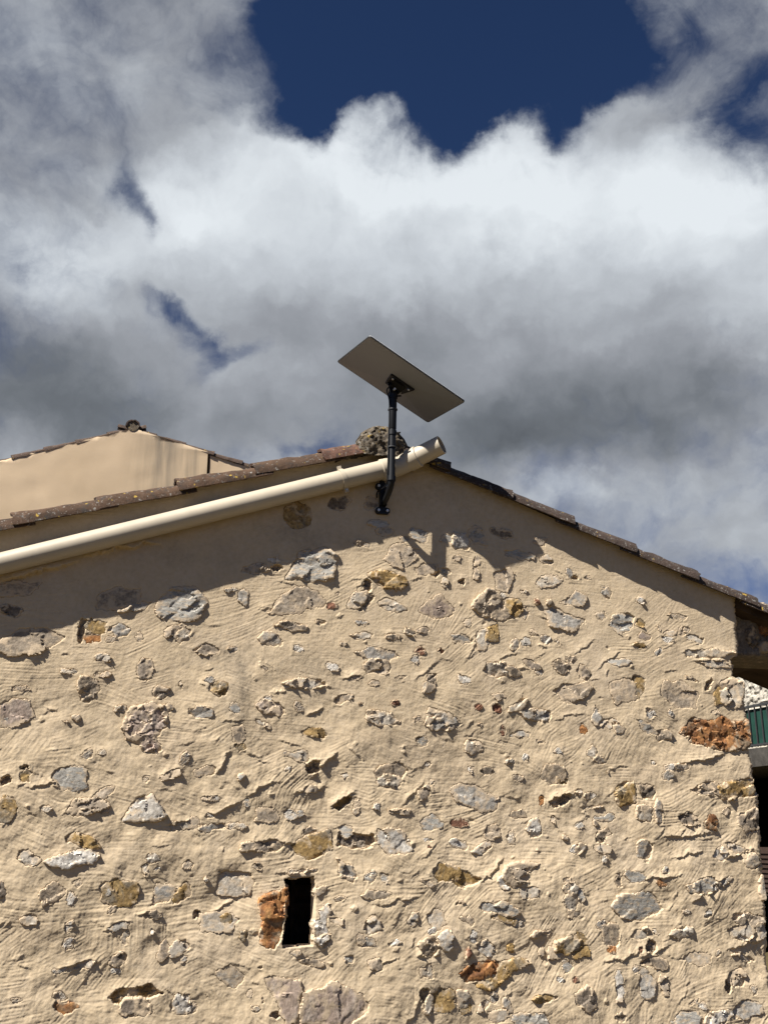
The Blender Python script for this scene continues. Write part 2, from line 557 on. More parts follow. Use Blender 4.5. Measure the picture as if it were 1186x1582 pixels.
M_GROUND = mat_plain('dry_earth', (0.075, 0.058, 0.028), 0.97, 0.1, 0.25, 0.8, 0.6)

# ------------------------------------------------------------------ ground
g = MB()
g.add([(-1500, -1500, 0), (1500, -1500, 0), (1500, 1500, 0), (-1500, 1500, 0)], [(0, 1, 2, 3)])
go = g.build('ground', M_GROUND)
go['kind'] = 'structure'; go['label'] = 'dry bare earth round the houses'

# ------------------------------------------------------------------ the stone house: roof line first
TILE_Y = -0.078
L0, L1 = at(19, 816, TILE_Y), at(505, 713, TILE_Y)
R0, R1 = at(697, 729, TILE_Y), at(1176, 939, TILE_Y)
SL = (L1[2] - L0[2]) / (L1[0] - L0[0])
SR = (R1[2] - R0[2]) / (R1[0] - R0[0])
PEAK_X = (R0[2] - SR * R0[0] - L0[2] + SL * L0[0]) / (SL - SR)
PEAK_Z = L0[2] + SL * (PEAK_X - L0[0])


def roof_z(x):
    x = np.asarray(x)
    return np.where(x < PEAK_X, L0[2] + SL * (x - L0[0]), R0[2] + SR * (x - R0[0]))


house = thing('stone_house', 'old rubble stone house with beige lime plastered gable and clay tiled roof', 'house', (0, 0, 0))
X_EDGE = float(at(1160, 1180)[0])
X_MIN, Z_MIN = -0.68, 0.62
STEP = 0.0032

# stones of the face: photo x, y, width, height, tilt (deg, anticlockwise), colour, form, [outline offsets]
# forms: f flush split face, p standing proud, c crumbly, k layered, n rounded pebble, x recess sunk behind the plaster, its shade mostly put in as dark colour
S = []


def st(x, y, w, h, a, col, form, poly=None):
    S.append((x, y, w, h, a, col, form, poly))


def zp(ox, oy, pts, sc=3.953):
    return [(ox + a / sc, oy + b / sc) for a, b in pts]


def stp(col, form, poly):
    xs = [p[0] for p in poly]; ys = [p[1] for p in poly]
    S.append(((min(xs) + max(xs)) / 2, (min(ys) + max(ys)) / 2, max(xs) - min(xs), max(ys) - min(ys), 0, col, form, poly))


for r in [
    # left, upper
    (47, 993, 98, 46, 12, 'b', 'f'), (126, 972, 12, 40, 0, 'd', 'x'), (151, 970, 34, 28, -10, 'o', 'f'), (143, 985, 24, 16, -20, 'r', 'f'),
    (181, 972, 36, 18, 5, 'g', 'c'), (170, 989, 15, 14, 0, 'l', 'f'), (183, 925, 70, 40, 5, 'b', 'f'), (212, 938, 52, 12, 18, 'l', 'p'),
    (18, 942, 38, 20, -8, 'd', 'c'), (26, 910, 72, 26, 8, 'b', 'f'), (282, 932, 80, 58, 12, 's', 'k'), (270, 974, 40, 22, 25, 'b', 'c'),
    (284, 980, 18, 30, -10, 'l', 'p'), (216, 984, 11, 22, 0, 'l', 'f'), (158, 1016, 28, 11, 0, 'l', 'c'), (226, 1036, 25, 40, 5, 'd', 'c'),
    (138, 1062, 32, 40, 0, 'b', 'c'), (109, 1038, 26, 8, -5, 'l', 'p'), (157, 1043, 24, 9, 10, 'b', 'c'), (33, 1065, 28, 9, 0, 'b', 'f'),
    (247, 1068, 20, 20, -10, 'd', 'c'), (280, 1059, 6, 16, 0, 'l', 'p'), (23, 1103, 58, 42, 15, 'p', 'f'), (6, 1116, 16, 16, 0, 's', 'f'),
    (116, 1110, 16, 10, -10, 'b', 'n'), (103, 1115, 12, 6, 0, 'd', 'n'), (185, 1095, 16, 8, 0, 'l', 'p'),
    (256, 1096, 24, 13, 10, 'd', 'c'), (110, 1201, 56, 44, 0, 's', 'f'), (38, 1201, 18, 22, 0, 'o', 'f'), (38, 1187, 12, 8, 0, 'd', 'x'),
    (12, 1252, 34, 42, 0, 'o', 'f'), (9, 1206, 24, 16, 25, 'd', 'x'), (134, 1166, 17, 12, 10, 'l', 'p'), (159, 1164, 9, 7, 0, 'l', 'p'),
    (137, 1247, 62, 34, 10, 'b', 'c'), (164, 1224, 30, 15, 25, 'b', 'c'), (264, 1196, 30, 12, 20, 'l', 'p'), (285, 1171, 11, 22, -20, 'g', 'p'),
    (226, 1204, 12, 10, 0, 'l', 'p'), (71, 1249, 16, 10, -10, 'l', 'p'), (286, 1274, 44, 18, 14, 'l', 'f'), (272, 1269, 14, 7, 20, 'd', 'p'),
    (126, 1299, 54, 22, -12, 'o', 'p'), (46, 1325, 34, 24, -25, 'l', 'c'), (116, 1326, 76, 26, 8, 'w', 'p'), (234, 1328, 26, 18, -10, 'l', 'c'),
    # upper middle
    (521, 918, 12, 10, 0, 'd', 'p'), (516, 935, 20, 13, 20, 't', 'f'), (396, 879, 40, 20, 0, 'b', 'c'), (424, 866, 24, 8, 0, 'w', 'p'),
    (428, 877, 20, 12, 0, 'd', 'x'), (376, 921, 16, 27, -10, 'g', 'k'), (358, 911, 18, 7, 10, 'l', 'p'), (452, 968, 50, 15, -3, 'd', 'k'),
    (421, 986, 40, 25, -10, 'l', 'f'), (462, 1003, 16, 10, 0, 'w', 'p'), (496, 960, 18, 7, 0, 'l', 'p'), (319, 1003, 38, 17, 5, 'd', 'c'),
    (358, 1003, 14, 10, 0, 'l', 'p'), (604, 936, 42, 20, -5, 'l', 'k'), (598, 898, 58, 30, -5, 'o', 'p'), (568, 904, 16, 20, -20, 'd', 'x'),
    (558, 962, 22, 8, -3, 'g', 'f'), (556, 983, 34, 10, 4, 'l', 'k'), (556, 840, 16, 12, -10, 'b', 'p'), (529, 995, 9, 7, 0, 'l', 'p'),
    (582, 1012, 64, 26, -6, 'g', 'f'), (582, 1031, 44, 24, 0, 'b', 'c'), (460, 795, 46, 44, 10, 'o', 'f'), (524, 778, 36, 24, 10, 'd', 'f'),
    (572, 776, 22, 24, 0, 'b', 'f'), (584, 809, 34, 13, 0, 's', 'f'), (595, 822, 32, 15, 5, 'l', 'c'), (565, 842, 12, 5, 0, 'l', 'p'),
    (626, 832, 17, 13, 10, 'g', 'f'), (648, 827, 34, 22, -30, 's', 'f'), (658, 879, 40, 20, 10, 'b', 'f'), (672, 884, 18, 18, -15, 'd', 'x'),
    (687, 899, 14, 16, 10, 'l', 'p'), (687, 883, 20, 12, -20, 'l', 'c'), (711, 837, 32, 30, -20, 'w', 'p'), (689, 833, 20, 16, 0, 's', 'f'),
    (736, 828, 30, 32, 20, 's', 'f'), (778, 824, 42, 18, -15, 'd', 'f'), (802, 856, 52, 15, -5, 's', 'f'), (835, 838, 24, 16, -10, 'b', 'p'),
    (843, 865, 22, 13, -5, 'l', 'c'), (705, 862, 10, 5, 15, 'b', 'p'), (737, 868, 14, 16, -5, 'b', 'p'), (735, 884, 10, 26, -5, 'd', 'p'),
    (711, 899, 14, 12, 0, 'd', 'x'), (812, 948, 11, 26, -5, 'l', 'c'), (829, 929, 11, 10, 0, 't', 'n'), (847, 931, 10, 9, 0, 'd', 'n'),
    (846, 899, 52, 20, 12, 'l', 'k'), (878, 886, 11, 20, 10, 'g', 'p'), (886, 893, 12, 8, 0, 'd', 'x'), (721, 962, 12, 16, -20, 'l', 'k'),
    (716, 987, 34, 18, -15, 's', 'f'), (762, 980, 24, 30, 5, 'o', 'k'), (745, 988, 20, 40, -10, 'l', 'k'), (630, 977, 28, 10, -5, 'l', 'k'),
    (651, 974, 18, 8, 10, 'd', 'p'), (607, 986, 28, 9, 5, 'b', 'p'), (793, 996, 16, 20, 20, 'l', 'c'), (812, 993, 14, 14, 0, 'w', 'p'),
    (843, 988, 18, 14, 20, 'w', 'c'), (858, 990, 12, 7, -10, 'l', 'p'), (823, 977, 12, 8, -10, 'b', 'p'), (648, 1006, 16, 13, 0, 't', 'c'),
    (642, 1018, 12, 12, 30, 'g', 'f'), (681, 1005, 10, 12, 20, 't', 'p'), (776, 920, 14, 10, 0, 'l', 'f'), (808, 914, 16, 7, 5, 'l', 'p'),
    # right, upper
    (906, 893, 12, 10, 0, 'd', 'p'), (935, 916, 17, 20, 0, 'g', 'f'), (931, 907, 12, 8, 0, 'w', 'p'), (988, 928, 14, 12, 0, 'w', 'p'),
    (929, 951, 24, 15, 20, 'g', 'c'), (995, 984, 24, 12, -10, 'p', 'f'), (990, 997, 24, 8, -5, 'o', 'p'), (1034, 977, 22, 12, 10, 'l', 'p'),
    (1029, 988, 18, 10, -5, 'w', 'p'), (1053, 976, 14, 18, -20, 'l', 'c'), (1074, 988, 34, 12, -12, 'l', 'f'), (1019, 973, 8, 14, 10, 'g', 'p'),
    (1015, 1007, 13, 11, 20, 's', 'f'), (957, 1024, 46, 15, 4, 's', 'f'), (1092, 1011, 92, 15, 4, 'l', 'k'), (1104, 1026, 60, 12, -5, 'l', 'p'),
    (901, 1040, 22, 30, 20, 'd', 'c'), (965, 1068, 48, 46, 0, 'b', 'f'), (984, 1063, 24, 36, -10, 'o', 'f'), (1050, 1072, 72, 48, -15, 'b', 'f'),
    (1128, 1072, 50, 52, 0, 'l', 'p'), (1108, 1072, 16, 34, -10, 'o', 'f'), (1060, 974, 12, 10, 30, 'b', 'c'), (1068, 1050, 26, 8, -20, 'b', 'p'),
    (1093, 1059, 8, 22, -30, 'd', 'x'), (1044, 952, 34, 6, -4, 'b', 'c'),
    # middle left
    (339, 1064, 30, 26, -20, 'o', 'c'), (323, 1050, 17, 8, 8, 'g', 'p'), (313, 1101, 38, 20, 2, 'g', 'p'), (363, 1094, 18, 18, 0, 's', 'f'),
    (420, 1094, 50, 26, -15, 'p', 'c'), (414, 1080, 18, 10, 15, 'w', 'p'), (409, 1033, 14, 7, -15, 'b', 'p'), (514, 1031, 17, 13, 3, 'w', 'p'),
    (477, 1057, 80, 16, 3, 'l', 'c'), (545, 1048, 32, 8, 12, 'b', 'p'), (577, 1056, 18, 11, 15, 'b', 'c'), (535, 1079, 30, 9, 20, 'b', 'p'),
    (555, 1087, 8, 5, 0, 'd', 'p'), (487, 1131, 46, 15, -4, 'o', 'c'), (369, 1134, 24, 29, 10, 'd', 'f'), (374, 1154, 18, 10, 0, 'o', 'p'),
    (461, 1168, 38, 22, -5, 'l', 'p'), (448, 1188, 13, 12, 0, 'w', 'p'), (483, 1187, 22, 16, 40, 'd', 'x'), (462, 1091, 14, 15, 10, 'b', 'f'),
    (591, 1111, 54, 25, -10, 'l', 'c'), (315, 1192, 34, 18, 8, 'b', 'f'), (373, 1200, 11, 7, 35, 'w', 'n'), (482, 1219, 28, 11, 10, 'g', 'p'),
    (602, 1192, 56, 26, 5, 'b', 'f'), (600, 1208, 50, 22, 0, 'l', 'c'), (531, 1197, 11, 7, -10, 'l', 'p'), (409, 1120, 30, 5, -25, 'l', 'p'),
    # centre right
    (665, 1054, 18, 36, -15, 'd', 'c'), (657, 1062, 10, 20, 0, 'l', 'p'), (617, 1047, 18, 5, 15, 'd', 'p'), (768, 1034, 46, 24, -5, 'l', 'c'),
    (792, 1038, 24, 18, -20, 'd', 'p'), (820, 1027, 36, 11, -25, 'd', 'p'), (832, 1037, 14, 12, -20, 'g', 'p'), (717, 1050, 22, 11, -15, 'w', 'p'),
    (866, 1031, 28, 22, -25, 'd', 'c'), (861, 1026, 10, 20, 0, 'w', 'p'), (881, 1018, 18, 8, 0, 'b', 'p'), (884, 1072, 62, 32, 12, 'b', 'f'),
    (769, 1074, 22, 9, 10, 'b', 'f'), (739, 1093, 11, 11, 0, 't', 'p'), (768, 1096, 14, 9, -25, 't', 'p'), (800, 1091, 34, 16, 32, 'l', 'p'),
    (826, 1104, 56, 24, -12, 'g', 'c'), (681, 1114, 62, 36, -3, 'g', 'c'), (652, 1146, 17, 15, 20, 's', 'f'), (646, 1142, 10, 8, 0, 'd', 'x'),
    (743, 1120, 9, 9, 0, 'l', 'p'), (778, 1127, 8, 16, 15, 't', 'p'), (806, 1134, 30, 12, 5, 'g', 'f'), (833, 1146, 16, 6, -5, 'd', 'p'),
    (730, 1155, 30, 24, -25, 'l', 'p'), (860, 1160, 9, 9, 0, 'g', 'p'), (812, 1168, 12, 9, 0, 'w', 'p'), (788, 1177, 22, 7, 15, 'l', 'p'),
    (610, 1086, 12, 9, 0, 't', 'c'), (757, 1190, 24, 14, -5, 'd', 'c'), (728, 1190, 9, 10, 0, 'w', 'p'), (659, 1182, 14, 11, 30, 'w', 'p'),
    (855, 1196, 36, 36, 0, 'b', 'f'), (866, 1204, 16, 18, 0, 'o', 'c'), (803, 1202, 18, 6, -10, 'b', 'p'), (645, 1111, 14, 9, 10, 'd', 'p'),
    # right, middle
    (919, 1106, 20, 30, -15, 'g', 'p'), (901, 1127, 13, 14, -20, 'r', 'f'), (939, 1118, 34, 15, -8, 'l', 'c'), (957, 1128, 18, 12, 0, 'l', 'p'),
    (1006, 1103, 14, 12, 0, 'w', 'p'), (997, 1123, 38, 18, -28, 's', 'f'), (1026, 1136, 30, 18, 5, 'b', 'p'), (914, 1160, 12, 20, -20, 'l', 'c'),
    (928, 1176, 20, 10, -15, 'l', 'c'), (1032, 1186, 14, 10, 0, 'w', 'p'), (1031, 1198, 18, 12, 0, 'g', 'p'), (1053, 1185, 24, 11, 5, 'l', 'c'),
    (1009, 1180, 9, 9, 0, 'w', 'p'), (939, 1193, 5, 6, 0, 'd', 'n'), (966, 1227, 38, 42, 10, 'o', 'p'), (997, 1222, 30, 26, -15, 'd', 'c'),
    (894, 1222, 14, 14, 0, 'l', 'p'), (911, 1230, 18, 12, 10, 'l', 'c'), (919, 1247, 34, 8, 0, 'g', 'k'), (932, 1264, 32, 9, 5, 's', 'f'),
    (995, 1258, 26, 30, -15, 'l', 'p'), (1016, 1253, 16, 38, -3, 'g', 'p'), (1036, 1102, 10, 10, 0, 'g', 'p'), (1104, 1101, 14, 6, 0, 'b', 'p'),
    # middle, lower left
    (326, 1234, 28, 5, 0, 'g', 'p'), (381, 1241, 12, 14, 0, 's', 'f'), (416, 1258, 42, 28, 5, 'b', 'f'), (324, 1261, 12, 8, 0, 'w', 'p'),
    (330, 1278, 44, 11, 5, 's', 'f'), (366, 1276, 30, 8, -5, 'l', 'f'), (449, 1258, 20, 14, 0, 'g', 'c'), (466, 1256, 14, 10, 10, 's', 'f'),
    (530, 1240, 34, 16, 30, 'o', 'x'), (550, 1246, 11, 24, 0, 'l', 'f'), (582, 1247, 12, 11, 0, 'w', 'p'), (409, 1307, 64, 20, 3, 'd', 'c'),
    (477, 1284, 30, 14, 10, 'd', 'c'), (553, 1297, 60, 26, -3, 'd', 'x'), (535, 1284, 22, 17, -20, 's', 'f'), (572, 1355, 18, 20, 0, 's', 'c'),
    (593, 1357, 14, 16, 0, 's', 'f'), (401, 1339, 16, 9, -20, 'd', 'p'), (319, 1360, 8, 9, 30, 'w', 'n'),
    # middle, lower right
    (655, 1224, 14, 30, -40, 'd', 'p'), (668, 1210, 12, 14, -10, 'l', 'p'), (615, 1254, 38, 8, -2, 'd', 'k'), (712, 1273, 30, 11, -2, 't', 'f'),
    (708, 1303, 34, 13, -15, 'w', 'c'), (746, 1310, 34, 14, 25, 'w', 'p'), (762, 1284, 32, 24, 10, 'b', 'c'), (791, 1294, 12, 22, -10, 'l', 'p'),
    (825, 1279, 26, 30, 10, 'w', 'c'), (802, 1260, 34, 15, 0, 'b', 'f'), (857, 1266, 12, 14, 0, 'l', 'p'), (868, 1237, 34, 18, 22, 'd', 'x'),
    (838, 1236, 8, 13, 0, 'r', 'p'), (775, 1366, 16, 20, 20, 'w', 'p'), (813, 1380, 34, 20, 0, 'l', 'c'), (876, 1361, 14, 10, 10, 'd', 'p'),
    (881, 1372, 26, 22, 10, 'l', 'c'), (882, 1394, 26, 32, -5, 'l', 'c'), (896, 1386, 12, 26, 0, 's', 'p'), (884, 1411, 24, 14, 0, 'd', 'c'),
    (663, 1298, 18, 7, 0, 'w', 'p'), (663, 1309, 8, 6, -30, 't', 'p'), (873, 1295, 9, 8, 0, 'b', 'n'), (891, 1312, 16, 13, 20, 'w', 'c'),
    (895, 1275, 14, 8, 10, 'g', 'p'), (657, 1364, 20, 6, -20, 'b', 'p'),
    # right, lower
    (921, 1273, 7, 9, 0, 'd', 'n'), (932, 1289, 32, 20, 30, 'd', 'c'), (899, 1311, 24, 13, 20, 'l', 'p'), (930, 1312, 30, 15, -5, 'l', 'c'),
    (934, 1328, 10, 12, 0, 'g', 'p'), (995, 1316, 28, 34, 25, 'g', 'f'), (980, 1354, 36, 18, -12, 's', 'f'), (957, 1360, 10, 20, 0, 'd', 'c'),
    (1028, 1344, 11, 10, 0, 'g', 'p'), (1024, 1366, 24, 6, -12, 'r', 'p'), (1063, 1267, 40, 22, -15, 'd', 'c'), (1097, 1270, 28, 24, 0, 'r', 'c'),
    (1157, 1268, 44, 36, 25, 'd', 'p'), (1119, 1254, 18, 12, 25, 'p', 'c'), (1112, 1320, 24, 22, 20, 'w', 'c'), (1136, 1312, 40, 16, -10, 'l', 'c'),
    (1160, 1330, 30, 26, 35, 'l', 'p'), (1085, 1369, 56, 26, 8, 's', 'c'), (1118, 1362, 34, 12, 25, 'g', 'p'), (1178, 1372, 18, 36, 0, 'l', 'p'),
    (1058, 1408, 14, 7, 0, 'l', 'p'), (1092, 1412, 15, 9, 25, 'g', 'p'), (1156, 1422, 64, 20, -5, 'b', 'c'), (1146, 1442, 46, 30, 0, 'l', 'p'),
    (1178, 1440, 22, 26, 0, 'l', 'c'), (990, 1442, 33, 12, 10, 'l', 'p'), (1012, 1441, 11, 10, 0, 'l', 'p'), (1050, 1441, 50, 17, 14, 'l', 'p'),
    (1007, 1462, 22, 18, 10, 'd', 'x'), (928, 1427, 14, 12, 10, 'g', 'p'), (943, 1447, 32, 36, -5, 'b', 'f'), (943, 1467, 16, 10, 0, 'r', 'c'),
    (896, 1461, 28, 40, -10, 'o', 'f'), (988, 1469, 6, 8, 0, 't', 'p'),
    # bottom left
    (81, 1381, 38, 34, 30, 'b', 'k'), (122, 1364, 16, 11, 0, 'l', 'f'), (110, 1388, 14, 16, 0, 'w', 'f'), (187, 1378, 60, 42, 0, 'o', 'f'),
    (162, 1374, 18, 24, 0, 'g', 'c'), (5, 1372, 12, 26, 0, 'd', 'c'), (172, 1407, 16, 9, 30, 'b', 'c'), (253, 1384, 44, 30, 30, 'g', 'f'),
    (281, 1380, 18, 42, -35, 'o', 'p'), (290, 1336, 16, 14, 20, 'b', 'p'), (230, 1414, 36, 11, -4, 'd', 'c'), (48, 1421, 30, 16, -8, 'l', 'k'),
    (107, 1431, 13, 18, -15, 'g', 'p'), (104, 1460, 14, 18, 5, 'w', 'c'), (182, 1432, 40, 12, 15, 'g', 'p'), (193, 1447, 12, 22, 0, 'l', 'p'),
    (181, 1484, 28, 22, 30, 'd', 'c'), (178, 1499, 22, 8, 0, 'w', 'c'), (135, 1490, 36, 12, 10, 'l', 'p'), (95, 1500, 26, 8, 8, 'g', 'p'),
    (252, 1470, 20, 32, -20, 'd', 'p'), (277, 1464, 30, 22, 35, 'l', 'p'), (286, 1482, 12, 12, 0, 'g', 'p'), (235, 1440, 6, 9, 0, 'w', 'p'),
    (104, 1556, 46, 17, 0, 'r', 'f'), (93, 1541, 22, 10, -20, 'l', 'p'), (207, 1538, 80, 26, 5, 'o', 'x'), (211, 1559, 60, 30, 0, 'd', 'c'),
    (281, 1555, 34, 34, 0, 'w', 'c'), (33, 1545, 22, 6, 0, 'l', 'p'), (224, 1342, 12, 20, 0, 'l', 'c'), (243, 1341, 9, 6, 30, 'w', 'p'),
    # bottom middle
    (500, 1412, 20, 36, 0, 'w', 'c'), (498, 1440, 22, 40, 10, 'w', 'c'), (520, 1423, 24, 10, -15, 'l', 'p'), (503, 1452, 15, 20, -10, 'd', 'p'),
    (498, 1376, 18, 14, 0, 'l', 'p'), (338, 1424, 62, 34, 0, 'l', 'f'), (352, 1421, 20, 22, 0, 'o', 'f'), (305, 1412, 14, 14, 0, 'd', 'x'),
    (377, 1446, 15, 18, 0, 'o', 'p'), (576, 1432, 28, 30, 20, 'l', 'c'), (556, 1448, 16, 18, 0, 'b', 'f'), (568, 1456, 28, 14, 0, 'g', 'f'),
    (480, 1488, 50, 11, -10, 'd', 'c'), (452, 1474, 22, 14, 0, 'g', 'f'), (537, 1481, 14, 7, -10, 's', 'p'), (578, 1491, 26, 22, 0, 'b', 'p'),
    (394, 1560, 12, 8, -15, 'g', 'p'), (385, 1536, 8, 9, 0, 'l', 'p'), (406, 1544, 6, 14, 20, 'd', 'p'), (402, 1496, 8, 6, 0, 'b', 'p'),
    (424, 1567, 12, 16, 30, 'd', 'x'), (477, 1345, 40, 9, 0, 'l', 'p'), (452, 1348, 14, 13, 0, 'l', 'p'), (527, 1387, 24, 9, 10, 'b', 'p'),
    (579, 1383, 50, 12, 3, 'b', 'c'), (300, 1557, 10, 16, 0, 'l', 'c'),
    # bottom, centre right
    (637, 1419, 20, 28, -10, 'g', 'p'), (673, 1419, 32, 30, 0, 'l', 'f'), (663, 1440, 14, 10, 20, 'w', 'p'), (710, 1395, 12, 7, 0, 'd', 'p'),
    (768, 1403, 62, 20, -12, 's', 'k'), (778, 1418, 40, 14, -15, 'o', 'k'), (797, 1427, 16, 12, 0, 'w', 'p'), (718, 1420, 26, 16, -15, 'l', 'f'),
    (837, 1442, 36, 10, 3, 'b', 'p'), (661, 1462, 40, 30, -5, 'b', 'p'), (689, 1455, 24, 28, 30, 'w', 'p'), (731, 1447, 9, 18, -10, 'w', 'p'),
    (721, 1473, 13, 20, 5, 't', 'n'), (752, 1466, 30, 20, -10, 'g', 'c'), (788, 1463, 16, 18, 0, 'o', 'c'), (609, 1456, 18, 9, 25, 'w', 'p'),
    (658, 1500, 28, 22, -10, 'l', 'p'), (876, 1462, 50, 26, 18, 'o', 'p'), (858, 1472, 30, 20, 10, 'l', 'p'), (835, 1473, 12, 20, 10, 'b', 'p'),
    (874, 1494, 18, 20, 0, 's', 'f'), (866, 1513, 10, 6, 0, 'w', 'p'), (886, 1514, 13, 9, 15, 't', 'p'), (838, 1543, 42, 12, 3, 'o', 'p'),
    (684, 1546, 42, 46, -25, 'o', 'f'), (654, 1537, 16, 24, 0, 'd', 'x'), (662, 1552, 12, 30, -15, 'l', 'p'), (716, 1542, 22, 26, 10, 'l', 'c'),
    (748, 1555, 34, 14, 38, 'g', 'p'), (782, 1551, 12, 34, 30, 'g', 'p'), (765, 1543, 16, 14, 0, 'g', 'p'), (818, 1575, 56, 22, -5, 's', 'c'),
    (766, 1568, 40, 22, 0, 'l', 'f'), (720, 1560, 18, 14, 0, 'o', 'f'),
    # bottom right
    (903, 1541, 34, 40, 30, 'd', 'p'), (952, 1524, 12, 46, -8, 'w', 'p'), (954, 1570, 20, 18, 0, 'd', 'c'), (1010, 1488, 48, 20, -5, 'd', 'f'),
    (996, 1524, 28, 40, 0, 'g', 'f'), (993, 1500, 22, 14, 10, 'l', 'c'), (1024, 1522, 16, 34, 5, 'b', 'c'), (979, 1497, 9, 12, 20, 'w', 'p'),
    (1138, 1511, 38, 28, 10, 'b', 'c'), (1124, 1524, 12, 24, 5, 'd', 'x'), (1167, 1529, 12, 15, 0, 'l', 'f'), (1062, 1574, 54, 26, 3, 's', 'f'),
    (1108, 1572, 46, 22, 8, 'w', 'c'), (1156, 1561, 56, 28, 10, 'g', 'f'), (1152, 1480, 40, 10, -15, 'l', 'p'), (1068, 1548, 20, 8, 25, 'l', 'p'),
    (1109, 1473, 7, 8, 0, 'l', 'p'), (1083, 1553, 9, 9, 0, 'w', 'p'),
]:
    st(*r)
# the ones whose outline matters
stp('s', 'p', zp(300, 800, [(565, 372), (590, 290), (640, 215), (740, 195), (840, 178), (876, 230), (868, 300), (848, 370), (735, 396), (640, 388)]))
stp('b', 'f', zp(300, 800, [(445, 582), (520, 490), (620, 413), (700, 430), (775, 480), (805, 510), (790, 545), (690, 560), (650, 590), (540, 592)]))
stp('l', 'p', zp(300, 800, [(928, 530), (965, 460), (1050, 448), (1055, 500), (1000, 552), (950, 552)]))
stp('d', 'p', zp(300, 800, [(1050, 470), (1108, 478), (1080, 530), (1010, 575), (1005, 548)]))
stp('b', 'f', zp(420, 700, [(676, 652), (735, 560), (800, 552), (905, 585), (880, 655), (800, 710), (730, 690)]))
stp('b', 'f', zp(600, 780, [(648, 420), (740, 378), (766, 440), (725, 535), (655, 520)]))
stp('p', 'f', zp(600, 780, [(180, 650), (215, 592), (318, 550), (415, 632), (380, 682), (260, 702)]))
stp('b', 'p', zp(600, 780, [(508, 622), (600, 508), (675, 540), (700, 600), (760, 690), (680, 712), (570, 682)]))
stp('o', 'p', zp(600, 780, [(690, 560), (795, 580), (832, 640), (790, 690), (765, 690), (705, 620)]))
stp('g', 'f', zp(600, 780, [(948, 640), (1010, 618), (1100, 668), (1200, 705), (1175, 750), (1115, 778), (985, 742)]))
stp('g', 'f', zp(600, 780, [(1040, 600), (1140, 528), (1200, 560), (1180, 622), (1100, 618)]))
stp('s', 'k', zp(886, 850, [(208, 460), (228, 400), (330, 385), (380, 400), (360, 470), (340, 492), (290, 522)]))
stp('o', 'k', zp(886, 850, [(380, 400), (432, 425), (420, 468), (362, 470)]))
stp('p', 'c', zp(0, 1110, [(735, 60), (800, -60), (930, -100), (1040, -70), (1020, 30), (960, 120), (990, 190), (960, 230), (880, 190), (780, 130)]))
stp('w', 'p', zp(0, 1110, [(745, 632), (780, 540), (850, 490), (930, 458), (1012, 592), (960, 632), (850, 642)]))
stp('o', 'f', zp(300, 1160, [(596, 590), (660, 520), (760, 490), (832, 478), (842, 592), (790, 640), (700, 672)]))
stp('w', 'f', zp(600, 1160, [(-60, 480), (20, 470), (90, 500), (140, 600), (100, 632), (0, 640), (-70, 560)]))
stp('s', 'p', zp(300, 1160, [(868, 660), (960, 698), (1002, 760), (972, 808), (930, 790), (890, 738)]))
stp('l', 'f', zp(300, 1160, [(150, 730), (200, 715), (330, 745), (362, 800), (342, 890), (140, 882)]))
stp('g', 'f', zp(600, 1160, [(378, 230), (440, 193), (560, 213), (692, 300), (650, 372), (540, 372), (420, 310)]))
stp('s', 'f', zp(600, 1160, [(195, 430), (265, 385), (330, 430), (350, 470), (300, 485), (220, 485)]))
stp('o', 'f', zp(600, 1160, [(262, 740), (300, 680), (400, 700), (500, 750), (562, 780), (540, 812), (450, 838), (400, 810), (300, 800)]))
stp('b', 'p', zp(600, 1160, [(710, 700), (790, 668), (915, 690), (860, 745), (800, 780), (850, 800), (760, 845), (700, 780)]))
stp('s', 'f', zp(886, 1240, [(228, 640), (270, 580), (380, 555), (480, 533), (540, 650), (520, 680), (440, 700), (400, 726), (290, 716)]))
stp('r', 'c', zp(886, 1040, [(645, 365), (700, 290), (722, 275), (820, 288), (900, 270), (1000, 300), (1060, 285), (1092, 430), (1045, 468), (920, 476), (850, 470), (780, 440), (715, 425)]))
stp('o', 'p', zp(886, 1040, [(860, 690), (960, 660), (1100, 640), (1136, 700), (1100, 742), (1000, 755), (900, 770)]))
stp('b', 'c', zp(886, 1040, [(695, 715), (800, 668), (880, 680), (890, 750), (760, 745)]))
stp('r', 'p', zp(300, 1370, [(400, 85), (440, 45), (560, 8), (556, 200), (520, 330), (490, 382), (400, 352), (420, 210), (395, 125)]))
stp('l', 'f', zp(300, 1370, [(115, 535), (220, 483), (322, 540), (255, 632), (150, 562)]))
stp('p', 'f', zp(300, 1370, [(428, 560), (480, 540), (640, 575), (660, 640), (620, 838), (560, 838), (500, 700), (450, 640)]))
stp('p', 'f', zp(300, 1370, [(650, 640), (760, 640), (830, 578), (960, 620), (1065, 700), (1050, 780), (950, 845), (640, 845)]))
stp('r', 'p', zp(600, 1352, [(428, 600), (480, 550), (580, 530), (680, 520), (690, 600), (560, 640), (470, 662)]))
stp('o', 'p', zp(600, 1352, [(680, 522), (790, 515), (880, 535), (760, 590), (660, 690), (540, 700), (520, 660), (640, 620)]))
stp('l', 'f', zp(886, 1352, [(635, 515), (740, 458), (835, 490), (842, 550), (780, 555), (700, 540)]))

